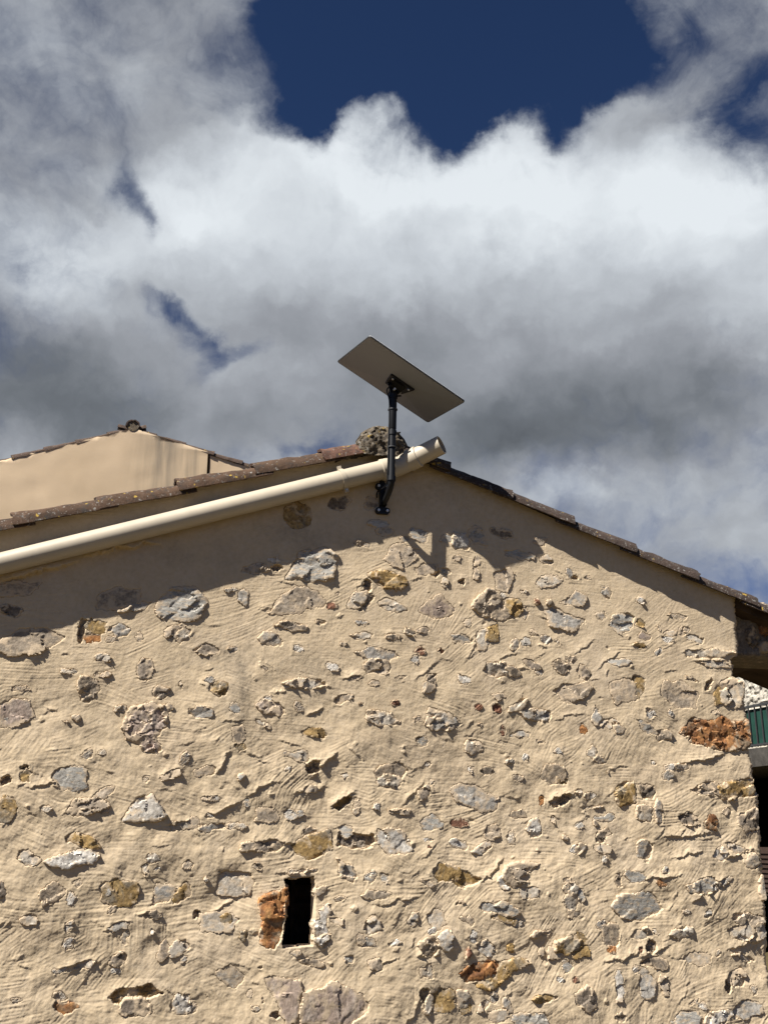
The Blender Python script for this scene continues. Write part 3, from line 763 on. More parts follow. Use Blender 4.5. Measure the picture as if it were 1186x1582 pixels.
# ledges and lips where the plaster was pulled over a stone: photo x, y, length, tilt, height (m)
LEDGES = [(487, 1100, 34, 25, .012), (500, 1180, 60, 45, .022), (264, 1196, 40, 20, .016), (282, 1272, 54, 14, .014), (395, 1168, 50, -25, .008),
          (345, 1178, 44, 60, .014), (545, 1046, 36, 12, .012), (477, 1062, 84, 3, .014), (326, 1233, 32, 0, .012), (1098, 1374, 84, 22, .03),
          (1100, 1022, 70, 0, .02), (1090, 1008, 90, 3, .014), (868, 1232, 44, 22, .02), (660, 1476, 40, 0, .022), (530, 1234, 50, 35, .016),
          (425, 1305, 84, 2, .016), (345, 1402, 50, 30, .012), (350, 1250, 56, 30, .014), (230, 1411, 44, -4, .012), (182, 1430, 50, 15, .012),
          (121, 1490, 70, 11, .014), (60, 885, 130, 19, .035), (190, 848, 120, 14, .03), (480, 1220, 60, 12, .014), (405, 1215, 60, 25, .012),
          (640, 1225, 60, 45, .01), (780, 1015, 60, 20, .006), (900, 1000, 60, 30, .006), (940, 1020, 60, 35, .006), (660, 1035, 60, 35, .006),
          (1010, 1355, 100, 5, .012), (1060, 1320, 60, 15, .012), (880, 1105, 60, 10, .006), (760, 1345, 60, 45, .014), (610, 1390, 80, 8, .010),
          (1085, 1172, 90, 12, .016), (1060, 1290, 100, 5, .014), (1140, 1320, 60, 12, .016), (1010, 1470, 60, 15, .012), (1150, 1460, 70, 10, .02),
          (960, 1480, 80, 14, .012), (70, 1210, 60, 20, .012), (130, 1250, 70, 15, .010), (590, 1490, 60, 30, .01), (640, 1560, 60, 55, .012)]


def poly_sdf(px, pz, poly):
    """signed distance (negative inside) to a closed outline"""
    d = np.full(px.shape, 1e9)
    s = np.ones(px.shape)
    n = len(poly)
    for i in range(n):
        ax, az = poly[i]; bx, bz = poly[i - 1]
        ex, ez = bx - ax, bz - az
        wx, wz = px - ax, pz - az
        t = np.clip((wx * ex + wz * ez) / (ex * ex + ez * ez + 1e-12), 0, 1)
        d = np.minimum(d, (wx - ex * t) ** 2 + (wz - ez * t) ** 2)
        c1 = pz >= az; c2 = pz < bz; c3 = ex * wz > ez * wx
        flip = (c1 & c2 & c3) | (~c1 & ~c2 & ~c3)
        s = np.where(flip, -s, s)
    return s * np.sqrt(d)


def sd_warp(x, z):
    return samp(NZ_B, x, z, 0.8) * 0.0042 + samp(NZ_C, x + 3.1, z, 0.45) * 0.0013


# prepare the stones in wall coordinates
STONES = []
for i, (x, y, w, h, a, col, form, poly) in enumerate(S):
    c = at(x, y)
    if c[0] > X_EDGE + 0.02 or c[2] > roof_z(c[0]) - 0.03:
        continue
    r = np.random.default_rng(1000 + i)
    if poly is None:
        k = depth_scale(c)
        n = 12 if form == 'n' else int(r.integers(6, 10))
        angs = np.sort(np.linspace(0, 2 * math.pi, n, endpoint=False) + r.uniform(-.28, .28, n) * (0 if form == 'n' else 1))
        pw = r.uniform(0.78, 1.12, n) if form != 'n' else np.ones(n)
        e = 2.6
        pts = []
        ca, sa = math.cos(math.radians(a)), math.sin(math.radians(a))
        for q, m_ in zip(angs, pw):
            cu, su = math.cos(q), math.sin(q)
            rad = (abs(cu) ** e + abs(su) ** e) ** (-1 / e) * m_
            u, v = cu * rad * w / 2 * k, su * rad * h / 2 * k
            pts.append((c[0] + (u * ca - v * sa) / 0.95, c[2] + u * sa + v * ca))
        # horizontals of the wall fall a little in the picture; keep the tilt as seen
    else:
        pts = [(float(at(*p)[0]), float(at(*p)[2])) for p in poly]
    pts = np.array(pts)
    STONES.append(dict(c=c, poly=pts, col=col, form=form, seed=i, size=float(min(np.ptp(pts[:, 0]), np.ptp(pts[:, 1])))))

# ------------------------------------------------------------------ the plaster as relief
xs = np.concatenate([np.arange(-3.4, X_MIN - 0.01, 0.03), np.arange(X_MIN, X_EDGE - 0.002, STEP), [X_EDGE]])
zs = np.concatenate([np.arange(0, Z_MIN - 0.01, 0.03), np.arange(Z_MIN, PEAK_Z + 0.06, STEP)])
GX, GZ = np.meshgrid(xs, zs)

# trowel and brush strokes: noise smeared along a wandering direction
fx = np.arange(X_MIN - 0.1, X_EDGE + 0.1, STEP); fz = np.arange(Z_MIN - 0.1, PEAK_Z + 0.15, STEP)
FX, FZ = np.meshgrid(fx, fz)
low = np.clip((3.0 - FZ) / 1.6, 0, 1)
ang = samp(NZ_D, FX, FZ, 2.6) * (0.16 + 0.30 * low) + samp(NZ_E, FX + 5, FZ, 1.6) * (0.06 + 0.16 * low) + 0.10 + 0.35 * low * np.clip((FX - 1.0) / 1.5, 0, 1)
# every sweep of the brush keeps its own direction; sweeps meet along soft seams
NP = 520
pcx, pcz = rng.uniform(fx[0], fx[-1], NP), rng.uniform(fz[0], fz[-1], NP)
prot = rng.normal(0, .30, NP)
asp_ = rng.uniform(1.2, 2.6, NP)
wxp = FX + samp(NZ_A, FX, FZ, 1.3) * .03; wzp = FZ + samp(NZ_A, FX + 3, FZ, 1.3) * .03
best = np.full(FX.shape, 1e9, np.float32); who = np.zeros(FX.shape, np.int32)
for q in range(NP):
    i0, i1 = np.searchsorted(fx, pcx[q] - .42), np.searchsorted(fx, pcx[q] + .42)
    j0, j1 = np.searchsorted(fz, pcz[q] - .42), np.searchsorted(fz, pcz[q] + .42)
    sl = (slice(j0, j1), slice(i0, i1))
    d = ((wxp[sl] - pcx[q]) / asp_[q]) ** 2 + (wzp[sl] - pcz[q]) ** 2
    m_ = d < best[sl]
    best[sl] = np.where(m_, d, best[sl]); who[sl] = np.where(m_, q, who[sl])
pci = np.clip(((pcx - fx[0]) / STEP).astype(int), 0, FX.shape[1] - 1); pcj = np.clip(((pcz - fz[0]) / STEP).astype(int), 0, FX.shape[0] - 1)
pang = ang[pcj, pci] + prot * (0.35 + 0.65 * np.clip((3.0 - pcz) / 1.4, 0, 1))
bend_ = rng.normal(0, .9, NP)
pw_ = rng.uniform(.45, 1.15, NP)
ang = pang[who] + bend_[who] * (FX - pcx[who])
PATCH_W = pw_[who].astype(np.float32)
DX, DZ = np.cos(ang).astype(np.float32), np.sin(ang).astype(np.float32)
wn = rng.standard_normal(FX.shape).astype(np.float32)
ny, nx = wn.shape
acc = wn.copy()
jj, ii = np.meshgrid(np.arange(ny, dtype=np.float32), np.arange(nx, dtype=np.float32), indexing='ij')
for sgn in (1, -1):
    pi_, pj = ii.copy(), jj.copy()
    for k in range(34):
        a_, b_ = np.clip(pi_.astype(np.int32), 0, nx - 1), np.clip(pj.astype(np.int32), 0, ny - 1)
        pi_ += sgn * DX[b_, a_] * 1.0; pj += sgn * DZ[b_, a_] * 1.0
        a_, b_ = np.clip(np.rint(pi_).astype(np.int32), 0, nx - 1), np.clip(np.rint(pj).astype(np.int32), 0, ny - 1)
        acc += wn[b_, a_] * (1 - k / 35.0)
acc /= acc.std()
# coarser companion strokes
def blur(a_, n_):
    for _ in range(n_):
        a_ = (a_ * 2 + np.roll(a_, 1, 0) + np.roll(a_, -1, 0)) / 4
        a_ = (a_ * 2 + np.roll(a_, 1, 1) + np.roll(a_, -1, 1)) / 4
    return a_


b1 = blur(acc, 1)
cs = b1 - blur(b1, 3) * .85
LIC = cs / cs.std() * PATCH_W


def lic(x, z):
    u = (np.asarray(x) - fx[0]) / STEP; v = (np.asarray(z) - fz[0]) / STEP
    ok = (u > 0) & (u < nx - 2) & (v > 0) & (v < ny - 2)
    i0 = np.clip(u.astype(np.int64), 0, nx - 2); j0 = np.clip(v.astype(np.int64), 0, ny - 2)
    fu = np.clip(u - i0, 0, 1); fv = np.clip(v - j0, 0, 1)
    r_ = (LIC[j0, i0] * (1 - fu) + LIC[j0, i0 + 1] * fu) * (1 - fv) + (LIC[j0 + 1, i0] * (1 - fu) + LIC[j0 + 1, i0 + 1] * fu) * fv
    return np.where(ok, r_, 0)


def base_h(x, z):
    """plaster height towards the viewer, without strokes and stones"""
    low_ = np.clip((2.95 - z) / 1.2, 0.25, 1)
    return (samp(NZ_A, x, z, 3.1) * 0.0080 + samp(NZ_A, x + 1.7, z + .6, 1.05) * 0.0026) * low_


H = base_h(GX, GZ)
rough_amt = 0.55 + 0.75 * np.clip((2.9 - GZ) / 1.5, 0, 1) + 0.25 * samp(NZ_A, GX + 2, GZ, 2.0)
H += lic(GX, GZ) * 0.00033 * np.clip(rough_amt + .25 * samp(NZ_E, GX + 1, GZ + 4, 1.3), 0.15, 1.8)
H += samp(NZ_C, GX, GZ, 0.40) * 0.00022
H += samp(NZ_A, GX + 1.1, GZ + 2.2, 0.55) * 0.0006 * np.clip(rough_amt, 0.3, 1.5)


def window(x0, x1, z0, z1):
    i0, i1 = np.searchsorted(xs, x0), np.searchsorted(xs, x1)
    j0, j1 = np.searchsorted(zs, z0), np.searchsorted(zs, z1)
    return slice(j0, j1), slice(i0, i1)


def ledge(cx, cz, ln, ang_, hgt, seed):
    r = np.random.default_rng(seed)
    wdt = max(0.016, hgt * 2.2)
    R = ln / 2 + wdt * 2
    sl = window(cx - R, cx + R, cz - R, cz + R)
    X, Z = GX[sl], GZ[sl]
    if X.size == 0:
        return
    ca, sa = math.cos(ang_), math.sin(ang_)
    u = (X - cx) * ca + (Z - cz) * sa
    v = -(X - cx) * sa + (Z - cz) * ca
    v = v + samp(NZ_B, X + seed * .37, Z, 0.7) * 0.005 + 0.10 * r.uniform(-1, 1) * (u * u) / max(ln, .02)
    fall = np.clip(1 - (np.abs(u) / (ln / 2)) ** 2.5, 0, 1)
    up = np.where(v > 0, np.exp(-(v / wdt) ** 1.3), np.clip(1 + v / 0.006, 0, 1))
    dn = np.where(v < 0, np.exp(-(-v / (wdt * 0.6)) ** 2), 0)
    H[sl] += fall * (hgt * up - hgt * 0.35 * dn)


for i, (x, y, ln, a, h) in enumerate(LEDGES):
    c = at(x, y)
    ledge(c[0], c[2], ln * depth_scale(c), math.radians(a), h * (.62 if y > 900 else 1.0), 50 + i)
r2 = np.random.default_rng(11)
for i in range(260):
    cx, cz = r2.uniform(X_MIN, X_EDGE - 0.03), r2.uniform(Z_MIN, 3.0)
    if cz > roof_z(cx) - 0.45 and r2.uniform() < 0.8:
        continue
    j = np.clip(int((cz - fz[0]) / STEP), 0, ny - 1); k = np.clip(int((cx - fx[0]) / STEP), 0, nx - 1)
    ledge(cx, cz, r2.uniform(.02, .12) * (1 if r2.uniform() < .8 else 1.8), float(ang[j, k]) + r2.normal(0, .35), r2.uniform(.001, .0042), 200 + i)
# small crumbs of mortar and chips
for i in range(150):
    cx, cz = r2.uniform(X_MIN, X_EDGE - 0.02), r2.uniform(Z_MIN, 3.1)
    if cz > roof_z(cx) - 0.4 and r2.uniform() < 0.85:
        continue
    ra = r2.uniform(.005, .014)
    sl = window(cx - 2 * ra, cx + 2 * ra, cz - 2 * ra, cz + 2 * ra)
    X, Z = GX[sl], GZ[sl]
    d = (np.abs(X - cx) / r2.uniform(.8, 1.9) + np.abs(Z - cz + .4 * (X - cx) * r2.uniform(-1, 1))) / ra + samp(NZ_B, X, Z, .4) * .25
    H[sl] += np.clip(1.25 - d, 0, .8) * ra * r2.uniform(.25, .6) * (1 if r2.uniform() < .75 else -1)

STAIN = np.zeros(GX.shape, np.float32)
for (x, y, w, h, k) in ((372, 1050, 22, 70, .55), (352, 1012, 60, 26, .35), (366, 1110, 26, 40, .35), (470, 1025, 60, 30, .25), (150, 1120, 70, 34, .22),
                        (1020, 1300, 60, 20, .2), (610, 1165, 80, 20, .18), (470, 830, 80, 30, .25), (300, 862, 60, 24, .2), (690, 760, 60, 30, .15), (930, 1175, 60, 40, .12)):
    c = at(x, y); k2 = depth_scale(c)
    d = np.hypot((GX - c[0]) / (w * k2), (GZ - c[2]) / (h * k2)) + 0.25 * samp(NZ_B, GX, GZ, 1.2)
    STAIN = np.maximum(STAIN, np.clip(1.1 - d, 0, 1) * k)
STAIN = np.clip(STAIN * (1 + .35 * samp(NZ_C, GX, GZ, .8)) + 0.05 * samp(NZ_E, GX, GZ, 1.1).clip(0, 2), 0, .8)


def stone_height(sd, x, z, s, r):
    """relief of one stone: split into a few tilted cleavage faces with sharp steps between them"""
    cx, cz = s['poly'].mean(0)
    size = max(s['size'], 0.02)
    wx, wz = np.ptp(s['poly'], axis=0)
    form = s['form']
    ox, oz = r.uniform(0, 9, 2)
    if form == 'n':
        rr = size * .5
        return np.sqrt(np.clip(rr * rr - np.clip(sd + rr, 0, None) ** 2, 0, None)) * 0.8 + .001
    if form == 'x':
        return -.014 + samp(NZ_B, x + ox, z + oz, .5) * .004
    top, tilt, cell, step, grain = {'f': (.0010, .035, .085, .0010, .0004), 'p': (min(.0085, .0015 + size * .06), .12, .060, .0018, .0004),
                                    'c': (min(.005, .001 + size * .03), .12, .038, .0018, .0005), 'k': (.0025, .06, .060, .0015, .0004)}[form]
    top += r.uniform(-.0015, .0015)
    n = int(np.clip(wx * wz / (cell * cell) * 1.3, 2, 46))
    px_ = r.uniform(-.55, .55, n) * wx + cx; pz_ = r.uniform(-.55, .55, n) * wz + cz
    tx = r.normal(0, tilt, n); tz = r.normal(0, tilt, n) + tilt * .25; of = r.normal(0, step, n)
    xw = x + samp(NZ_B, x + ox, z + oz, .5) * .006; zw = z + samp(NZ_B, x + ox + 4, z + oz, .5) * .006
    asp = r.uniform(1.0, 1.9) if form != 'k' else 3.2
    ta = r.uniform(-.5, .5); ca, sa = math.cos(ta), math.sin(ta)
    best = np.full(x.shape, 1e9); idx = np.zeros(x.shape, int)
    for q in range(n):
        a_ = (xw - px_[q]) * ca + (zw - pz_[q]) * sa; b_ = (-(xw - px_[q]) * sa + (zw - pz_[q]) * ca) * asp
        d = a_ * a_ + b_ * b_
        m_ = d < best
        best = np.where(m_, d, best); idx = np.where(m_, q, idx)
    h = top + of[idx] + np.clip(tx[idx] * (x - px_[idx]) + tz[idx] * (z - pz_[idx]), -.008, .008)
    # overall tilt of the whole face, worn rim
    g0, g1 = r.normal(0, .05, 2)
    h = h + np.clip(g0 * (x - cx) + g1 * (z - cz), -.008, .008)
    rim = np.clip(1 + sd / (0.005 + size * .07), 0, 1)
    h = h - rim ** 2 * (.0006 + .6 * max(top, 0))
    return h + samp(NZ_C, x + ox, z + oz, .40) * grain + samp(NZ_B, x + ox, z + oz, .6) * grain * 1.3


def put(name, me, parent, loc=(0, 0, 0)):
    o = bpy.data.objects.new(name, me)
    COL.objects.link(o)
    o.parent = parent
    o.location = loc
    return o


plaster_obj_parent = house
STONE_MESH = []
WIN = dict(x0=float(at(440, 1400)[0]), x1=float(at(486, 1400)[0]), z0=float(at(462, 1464)[2]), z1=float(at(462, 1356)[2]))
for s in STONES:
    r = np.random.default_rng(5000 + s['seed'])
    p = s['poly']
    m_ = 0.02
    x0, x1, z0, z1 = p[:, 0].min() - m_, min(p[:, 0].max() + m_, X_EDGE + 0.006), p[:, 1].min() - m_, p[:, 1].max() + m_
    sl = window(x0, x1, z0, z1)
    X, Z = GX[sl], GZ[sl]
    lvl = float(base_h(np.array(p[:, 0].mean()), np.array(p[:, 1].mean())))
    s['lvl'] = lvl
    if X.size:
        sd = poly_sdf(X, Z, p) + sd_warp(X, Z) - .003
        dep = {'f': .012, 'p': .014, 'c': .014, 'k': .012, 'n': .008, 'x': .034}[s['form']]
        cut = np.clip((-sd - .002) / 0.006, 0, 1)
        # plaster swells up to a stone that stands proud, and thins over a flush one
        swell = np.exp(-np.clip(sd, 0, 1) / 0.018) * {'f': .0, 'p': .0016, 'c': .0008, 'k': .0006, 'n': .0006, 'x': .003}[s['form']]
        H[sl] = H[sl] * (1 - cut * .8) + lvl * cut * .8 + np.where(sd > 0, swell, swell * (1 - cut)) - dep * cut
    # the stone itself
    stp_ = 0.0048 if s['size'] > .03 else 0.0034
    gx = np.arange(x0, x1 + stp_, stp_); gz = np.arange(z0, z1 + stp_, stp_)
    if x1 >= X_EDGE - .005:
        gx = np.concatenate([gx[gx < X_EDGE + .004], [X_EDGE + .008]])
    X, Z = np.meshgrid(gx, gz)
    sd = poly_sdf(X, Z, p) + sd_warp(X, Z) - .003
    h = stone_height(sd, X, Z, s, r) + lvl
    h = h - np.clip((sd + .001) / .007, 0, 1) * .03
    if x1 >= X_EDGE - .005:
        h[:, -1] = -.20
    keep = np.minimum(np.minimum(sd[:-1, :-1], sd[1:, 1:]), np.minimum(sd[1:, :-1], sd[:-1, 1:])) < .009
    cx, cz = p[:, 0].mean(), p[:, 1].mean()
    V = np.stack([X - cx, -h, Z - cz], -1).reshape(-1, 3)
    q = grid_quads(len(gx), len(gz), keep)
    if len(q) < 4:
        continue
    used, inv = np.unique(q, return_inverse=True)
    me = mesh_np('stone', V[used], inv.reshape(-1, 4), True)
    me.set_sharp_from_angle(angle=math.radians(32))
    fl = me.attributes.new('film', 'FLOAT', 'POINT')
    fl.data.foreach_set('value', np.clip(1 + sd.ravel()[used] / (.007 + .10 * s['size']), 0, 1).astype(np.float32)[:len(me.vertices)])
    me.materials.append(SM[s['col']])
    STONE_MESH.append((s, me, (cx, 0, cz)))

# the corner: plaster edge is ragged, steps back under the old masonry
edge_px = [(1137, 920), (1144, 1008), (1132, 1018), (1134, 1044), (1150, 1052), (1154, 1100), (1160, 1160), (1164, 1200), (1172, 1222), (1176, 1262), (1178, 1330), (1180, 1370), (1186, 1400), (1190, 1470), (1196, 1580)]
ez = np.array([float(at(*p)[2]) for p in edge_px])[::-1]; ex = np.array([float(at(*p)[0]) for p in edge_px])[::-1]
edge_x = np.interp(zs, ez, ex) + samp(NZ_B, zs * 0 + 2.2, zs, .5) * .004
XX = GX + (edge_x[:, None] - X_EDGE) * np.clip((GX - (X_EDGE - .25)) / .25, 0, 1) ** 2
H -= np.clip((GX - (X_EDGE - .035)) / .035, 0, 1) ** 2.5 * .022
roofc = roof_z(XX) + 0.03
ZZ = np.minimum(GZ, roofc)
inwin = (GX > WIN['x0'] + .004 * samp(NZ_A, GX * 0, GZ, .5)) & (GX < WIN['x1'] + .003 * samp(NZ_A, GX * 0 + 1, GZ, .5))
inwin &= (GZ > WIN['z0'] + .25 * (GX - WIN['x0']) * 0.2) & (GZ < WIN['z1'] + .003 * samp(NZ_A, GX, GZ * 0, .5))
H = np.where(inwin, -.07, H)
V = np.stack([XX, -H, np.minimum(GZ, roof_z(XX) + .03)], -1)
keep = (GZ[:-1, :-1] < roofc[:-1, :-1]) | (GZ[:-1, 1:] < roofc[:-1, 1:])
inner = inwin.copy()
for ax_ in (0, 1):
    for sh_ in (-1, 1):
        inner &= np.roll(inwin, sh_, ax_)
keep &= ~(inner[:-1, :-1] & inner[1:, 1:] & inner[1:, :-1] & inner[:-1, 1:])
# returns: side of the wall at the corner, far side closed behind
side = V[:, -1:, :].copy(); side[:, :, 1] = 0.45
V = np.concatenate([V, side], 1)
keep = np.concatenate([keep, keep[:, -1:]], 1)
STAIN2 = np.concatenate([STAIN, STAIN[:, -1:]], 1)
me = mesh_np('plaster_wall', V.reshape(-1, 3), grid_quads(V.shape[1], V.shape[0], keep), True)
at_ = me.attributes.new('stain', 'FLOAT', 'POINT')
at_.data.foreach_set('value', STAIN2.astype(np.float32).ravel()[:len(me.vertices)])
me.materials.append(M_PL)
wall = put('plaster_wall', me, house)
STONE_MESH.sort(key=lambda t: -float(np.prod(np.ptp(t[0]['poly'], axis=0))))
for s, me, loc in STONE_MESH[:296]:
    put('stone', me, wall, loc)
# the smallest chips, too many to pick apart: one part
if len(STONE_MESH) > 296:
    vs, fs, mi, fv, b = [], [], [], [], 0
    keys = list(SM)
    for s, me, loc in STONE_MESH[296:]:
        n = len(me.vertices)
        co = np.empty(n * 3, np.float32); me.vertices.foreach_get('co', co)
        f1 = np.empty(n, np.float32); me.attributes['film'].data.foreach_get('value', f1); fv.append(f1)
        vi = np.empty(len(me.loops), np.int32); me.loops.foreach_get('vertex_index', vi)
        vs.append(co.reshape(-1, 3) + np.array(loc, np.float32)); fs.append(vi.reshape(-1, 4) + b); b += n
        mi += [keys.index(s['col'])] * (len(vi) // 4)
        bpy.data.meshes.remove(me)
    me = mesh_np('stone_chips', np.concatenate(vs), np.concatenate(fs), False)
    fl = me.attributes.new('film', 'FLOAT', 'POINT')
    fl.data.foreach_set('value', np.concatenate(fv)[:len(me.vertices)])
    for k in keys:
        me.materials.append(SM[k])
    if len(me.polygons) == len(mi):
        me.polygons.foreach_set('material_index', np.array(mi, np.int32))
    o = put('stone_chips', me, wall)
    o['kind'] = 'stuff'

# ------------------------------------------------------------------ small opening: dark boarding at its back
wb = MB()
wx, wz = (WIN['x0'] + WIN['x1']) / 2, (WIN['z0'] + WIN['z1']) / 2
x0, x1, y0, y1, z0, z1 = wx - .22, wx + .30, .071, .44, WIN['z0'] - .05, WIN['z1'] + .08
wb.add([(x0, y0, z0), (x1, y0, z0), (x1, y1, z0), (x0, y1, z0), (x0, y0, z1), (x1, y0, z1), (x1, y1, z1), (x0, y1, z1)],
       [(0, 1, 2, 3), (7, 6, 5, 4), (1, 5, 6, 2), (2, 6, 7, 3), (3, 7, 4, 0)])
wo = wb.build('window_niche', M_WOOD, wall)
for k in range(4):
    MB().box((wx + .04, .40, WIN['z0'] + .05 + .085 * k), (.40, .018, .05), None, .002).build('slat', M_WOOD, wall)
MB().box((wx + .03, .36, wz), (.02, .02, .40)).build('window_bar', M_WOOD, wall)

# ------------------------------------------------------------------ rest of the stone house
HX0, HX1, HD = -3.6, X_EDGE + 2.5, 6.0


def flat_wall(name, p0, p1, zf, thick, mat, parent, z0=0.0, n=24, jit=.006):
    """a thin upright wall from p0 to p1 (x, y) whose top follows zf(x)"""
    p0, p1 = np.array(p0, float), np.array(p1, float)
    d = p1 - p0; ln = np.linalg.norm(d); d /= ln
    nrm = np.array([-d[1], d[0]])
    vs, fs = [], []
    for i in range(n + 1):
        q = p0 + d * ln * i / n
        zt = float(zf(q[0]))
        for s_ in (0, 1):
            w = q + nrm * thick * s_
            vs += [(w[0], w[1], z0), (w[0], w[1], zt)]
    for i in range(n):
        a_, b_ = 4 * i, 4 * (i + 1)
        fs += [(a_, b_, b_ + 1, a_ + 1), (a_ + 2, a_ + 3, b_ + 3, b_ + 2), (a_ + 1, b_ + 1, b_ + 3, a_ + 3), (a_, a_ + 2, b_ + 2, b_)]
    fs += [(0, 1, 3, 2), (4 * n, 4 * n + 2, 4 * n + 3, 4 * n + 1)]
    return MB().add(vs, fs).build(name, mat, parent)


flat_wall('side_wall', (-3.4, 0.05), (-3.4, HD), lambda x: roof_z(x) - .02, .4, M_PL, house)
flat_wall('side_wall', (X_EDGE - .06, .46), (X_EDGE - .06, HD), lambda x: roof_z(x) - .02, .4, M_PL, house)
flat_wall('rear_wall', (-3.4, HD), (X_EDGE, HD), lambda x: roof_z(x) - .02, .4, M_PL, house)

# roof decks
for sgn, xa, xb in ((1, HX0, PEAK_X), (-1, PEAK_X, X_EDGE - .02), (0, X_EDGE - .02, HX1)):
    za, zb = float(roof_z(xa)) + .035, float(roof_z(xb)) + .035
    if sgn == 0:
        pass
    elif sgn == 1:
        zb = PEAK_Z + .035
    else:
        za = PEAK_Z + .035
    d = MB()
    y0, y1, t = .025, (HD + .4 if sgn else 1.0), .05
    d.add([(xa, y0, za), (xb, y0, zb), (xb, y1, zb), (xa, y1, za), (xa, y0, za - t), (xb, y0, zb - t), (xb, y1, zb - t), (xa, y1, za - t)],
          [(0, 1, 2, 3), (7, 6, 5, 4), (0, 4, 5, 1), (1, 5, 6, 2), (2, 6, 7, 3), (3, 7, 4, 0)])
    do = d.build('roof', M_WOOD, house)
    if sgn == 1:
        ROOF_L = do
    elif sgn == -1:
        ROOF_R = do


def barrel(length, r0, r1, seed, th=.013, jit=.0022, na=12, nl=10):
    """half round clay tile, its wide lower end at x = 0, axis along +x"""
    r = np.random.default_rng(seed)
    vs, fs = [], []
    jo = r.normal(0, jit, (nl + 1, na + 1))
    chip = r.uniform(0, .012, na + 1)
    for side_ in (0, 1):
        for i in range(nl + 1):
            t = i / nl
            rad = r0 + (r1 - r0) * t - (th if side_ else 0)
            for k in range(na + 1):
                q = math.pi * k / na
                rr = rad + jo[i, k]
                x = t * length + (chip[k] if i == 0 else 0)
                vs.append((x, -rr * math.cos(q), rr * math.sin(q) * .98 + r.normal(0, jit * .3)))
    st_ = (nl + 1) * (na + 1)
    w = na + 1
    for i in range(nl):
        for k in range(na):
            a_ = i * w + k
            fs.append((a_, a_ + 1, a_ + w + 1, a_ + w))
            fs.append((st_ + a_, st_ + a_ + w, st_ + a_ + w + 1, st_ + a_ + 1))
        fs.append((i * w, (i + 1) * w, st_ + (i + 1) * w, st_ + i * w))
        e_ = i * w + na
        fs.append((e_, st_ + e_, st_ + e_ + w, e_ + w))
    for k in range(na):
        fs.append((k, st_ + k, st_ + k + 1, k + 1))
        e_ = nl * w + k
        fs.append((e_, e_ + 1, st_ + e_ + 1, st_ + e_))
    me = bpy.data.meshes.new('roof_tile')
    me.from_pydata(vs, [], fs); me.update(); me.shade_smooth()
    try:
        me.set_sharp_from_angle(angle=math.radians(50))
    except Exception:
        pass
    return me


def place_tile(me, lower, updir, parent, name='roof_tile'):
    X = Vector(updir).normalized(); Y = Vector((0, 1, 0)); Z = X.cross(Y).normalized()
    if Z.z < 0:
        Y = -Y; Z = X.cross(Y).normalized()
    o = bpy.data.objects.new(name, me); COL.objects.link(o)
    o.matrix_world = Matrix(((X.x, Y.x, Z.x, lower[0]), (X.y, Y.y, Z.y, lower[1]), (X.z, Y.z, Z.z, lower[2]), (0, 0, 0, 1)))
    o.parent = parent
    return o


def tile_up(sgn, slope, lift):
    v = np.array([sgn, 0, slope * sgn]); v = v / np.linalg.norm(v)
    n_ = np.array([-v[2] * sgn, 0, abs(v[0])])
    return v - n_ * lift


left_ends = [float(at(px, py, TILE_Y)[0]) for px, py in ((19, 812), (150, 784), (275, 757), (394, 732), (500, 708))]
pit = (left_ends[-1] - left_ends[0]) / 4
xsL = [left_ends[0] - pit * k for k in range(8, 0, -1)] + left_ends
RV = .080
for k, x in enumerate(xsL):
    me = barrel(pit * 1.05 + .10, RV, RV * .80, 300 + k)
    last = (k == len(xsL) - 1)
    if last:
        me = barrel(.36, RV * .98, RV * .82, 399)
    me.materials.append(M_TILE_RED if last else M_TILE_L)
    up = tile_up(1, SL, .030)
    o = place_tile(me, (x, rng.normal(0, .004), float(roof_z(x)) + .012 + rng.normal(0, .003)), up, ROOF_L)
    if last:
        o['label'] = 'reddish cleaner clay tile next to the ridge'
right_ends = [float(at(px, py, TILE_Y)[0]) for px, py in ((697, 726), (794, 768), (889, 810), (985, 852), (1082, 893), (1176, 932))]
pr = (right_ends[-1] - right_ends[1]) / 4
xsR = right_ends + [right_ends[-1] + pr * k for k in range(1, 7)]
for k, x in enumerate(xsR):
    me = barrel(pr * 1.06 + .10, RV * .86, RV * .68, 340 + k)
    me.materials.append(M_TILE_R)
    up = tile_up(-1, SR, .028)
    place_tile(me, (x, rng.normal(0, .004), float(roof_z(x)) + .006 + rng.normal(0, .003)), up, ROOF_R)
# courses behind the verge: shared meshes
mL = barrel(.46, .085, .068, 77); mL.materials.append(M_TILE_L)
mR = barrel(.46, .085, .068, 78); mR.materials.append(M_TILE_R)
for row in range(1, 4):
    for x in np.arange(HX0 + .1, PEAK_X - .3, .38):
        place_tile(mL, (x, .21 * row + .02, float(roof_z(x)) + .04), tile_up(1, SL, .03), ROOF_L)
    for x in np.arange(HX1 - .1, PEAK_X + .3, -.38):
        place_tile(mR, (x, .21 * row + .02, float(roof_z(x)) + .04), tile_up(-1, SR, .03), ROOF_R)

# ridge: half round tiles running back, the first one stopped with lichened mortar
RC = at(591, 697, -.055)
RR = .137
for k in range(8):
    me = barrel(.46, RR, RR * .88, 500 + k, .016)
    me.materials.append(M_MORTAR if k == 0 else M_TILE_L)
    o = bpy.data.objects.new('ridge_tile', me); COL.objects.link(o)
    o.matrix_world = Matrix(((0, 1, 0, RC[0]), (1, 0, 0, RC[1] + .40 * k), (0, 0, 1, RC[2] + (.0 if k == 0 else .004)), (0, 0, 0, 1)))
    o.parent = ROOF_L
    if k == 0:
        RT0 = o
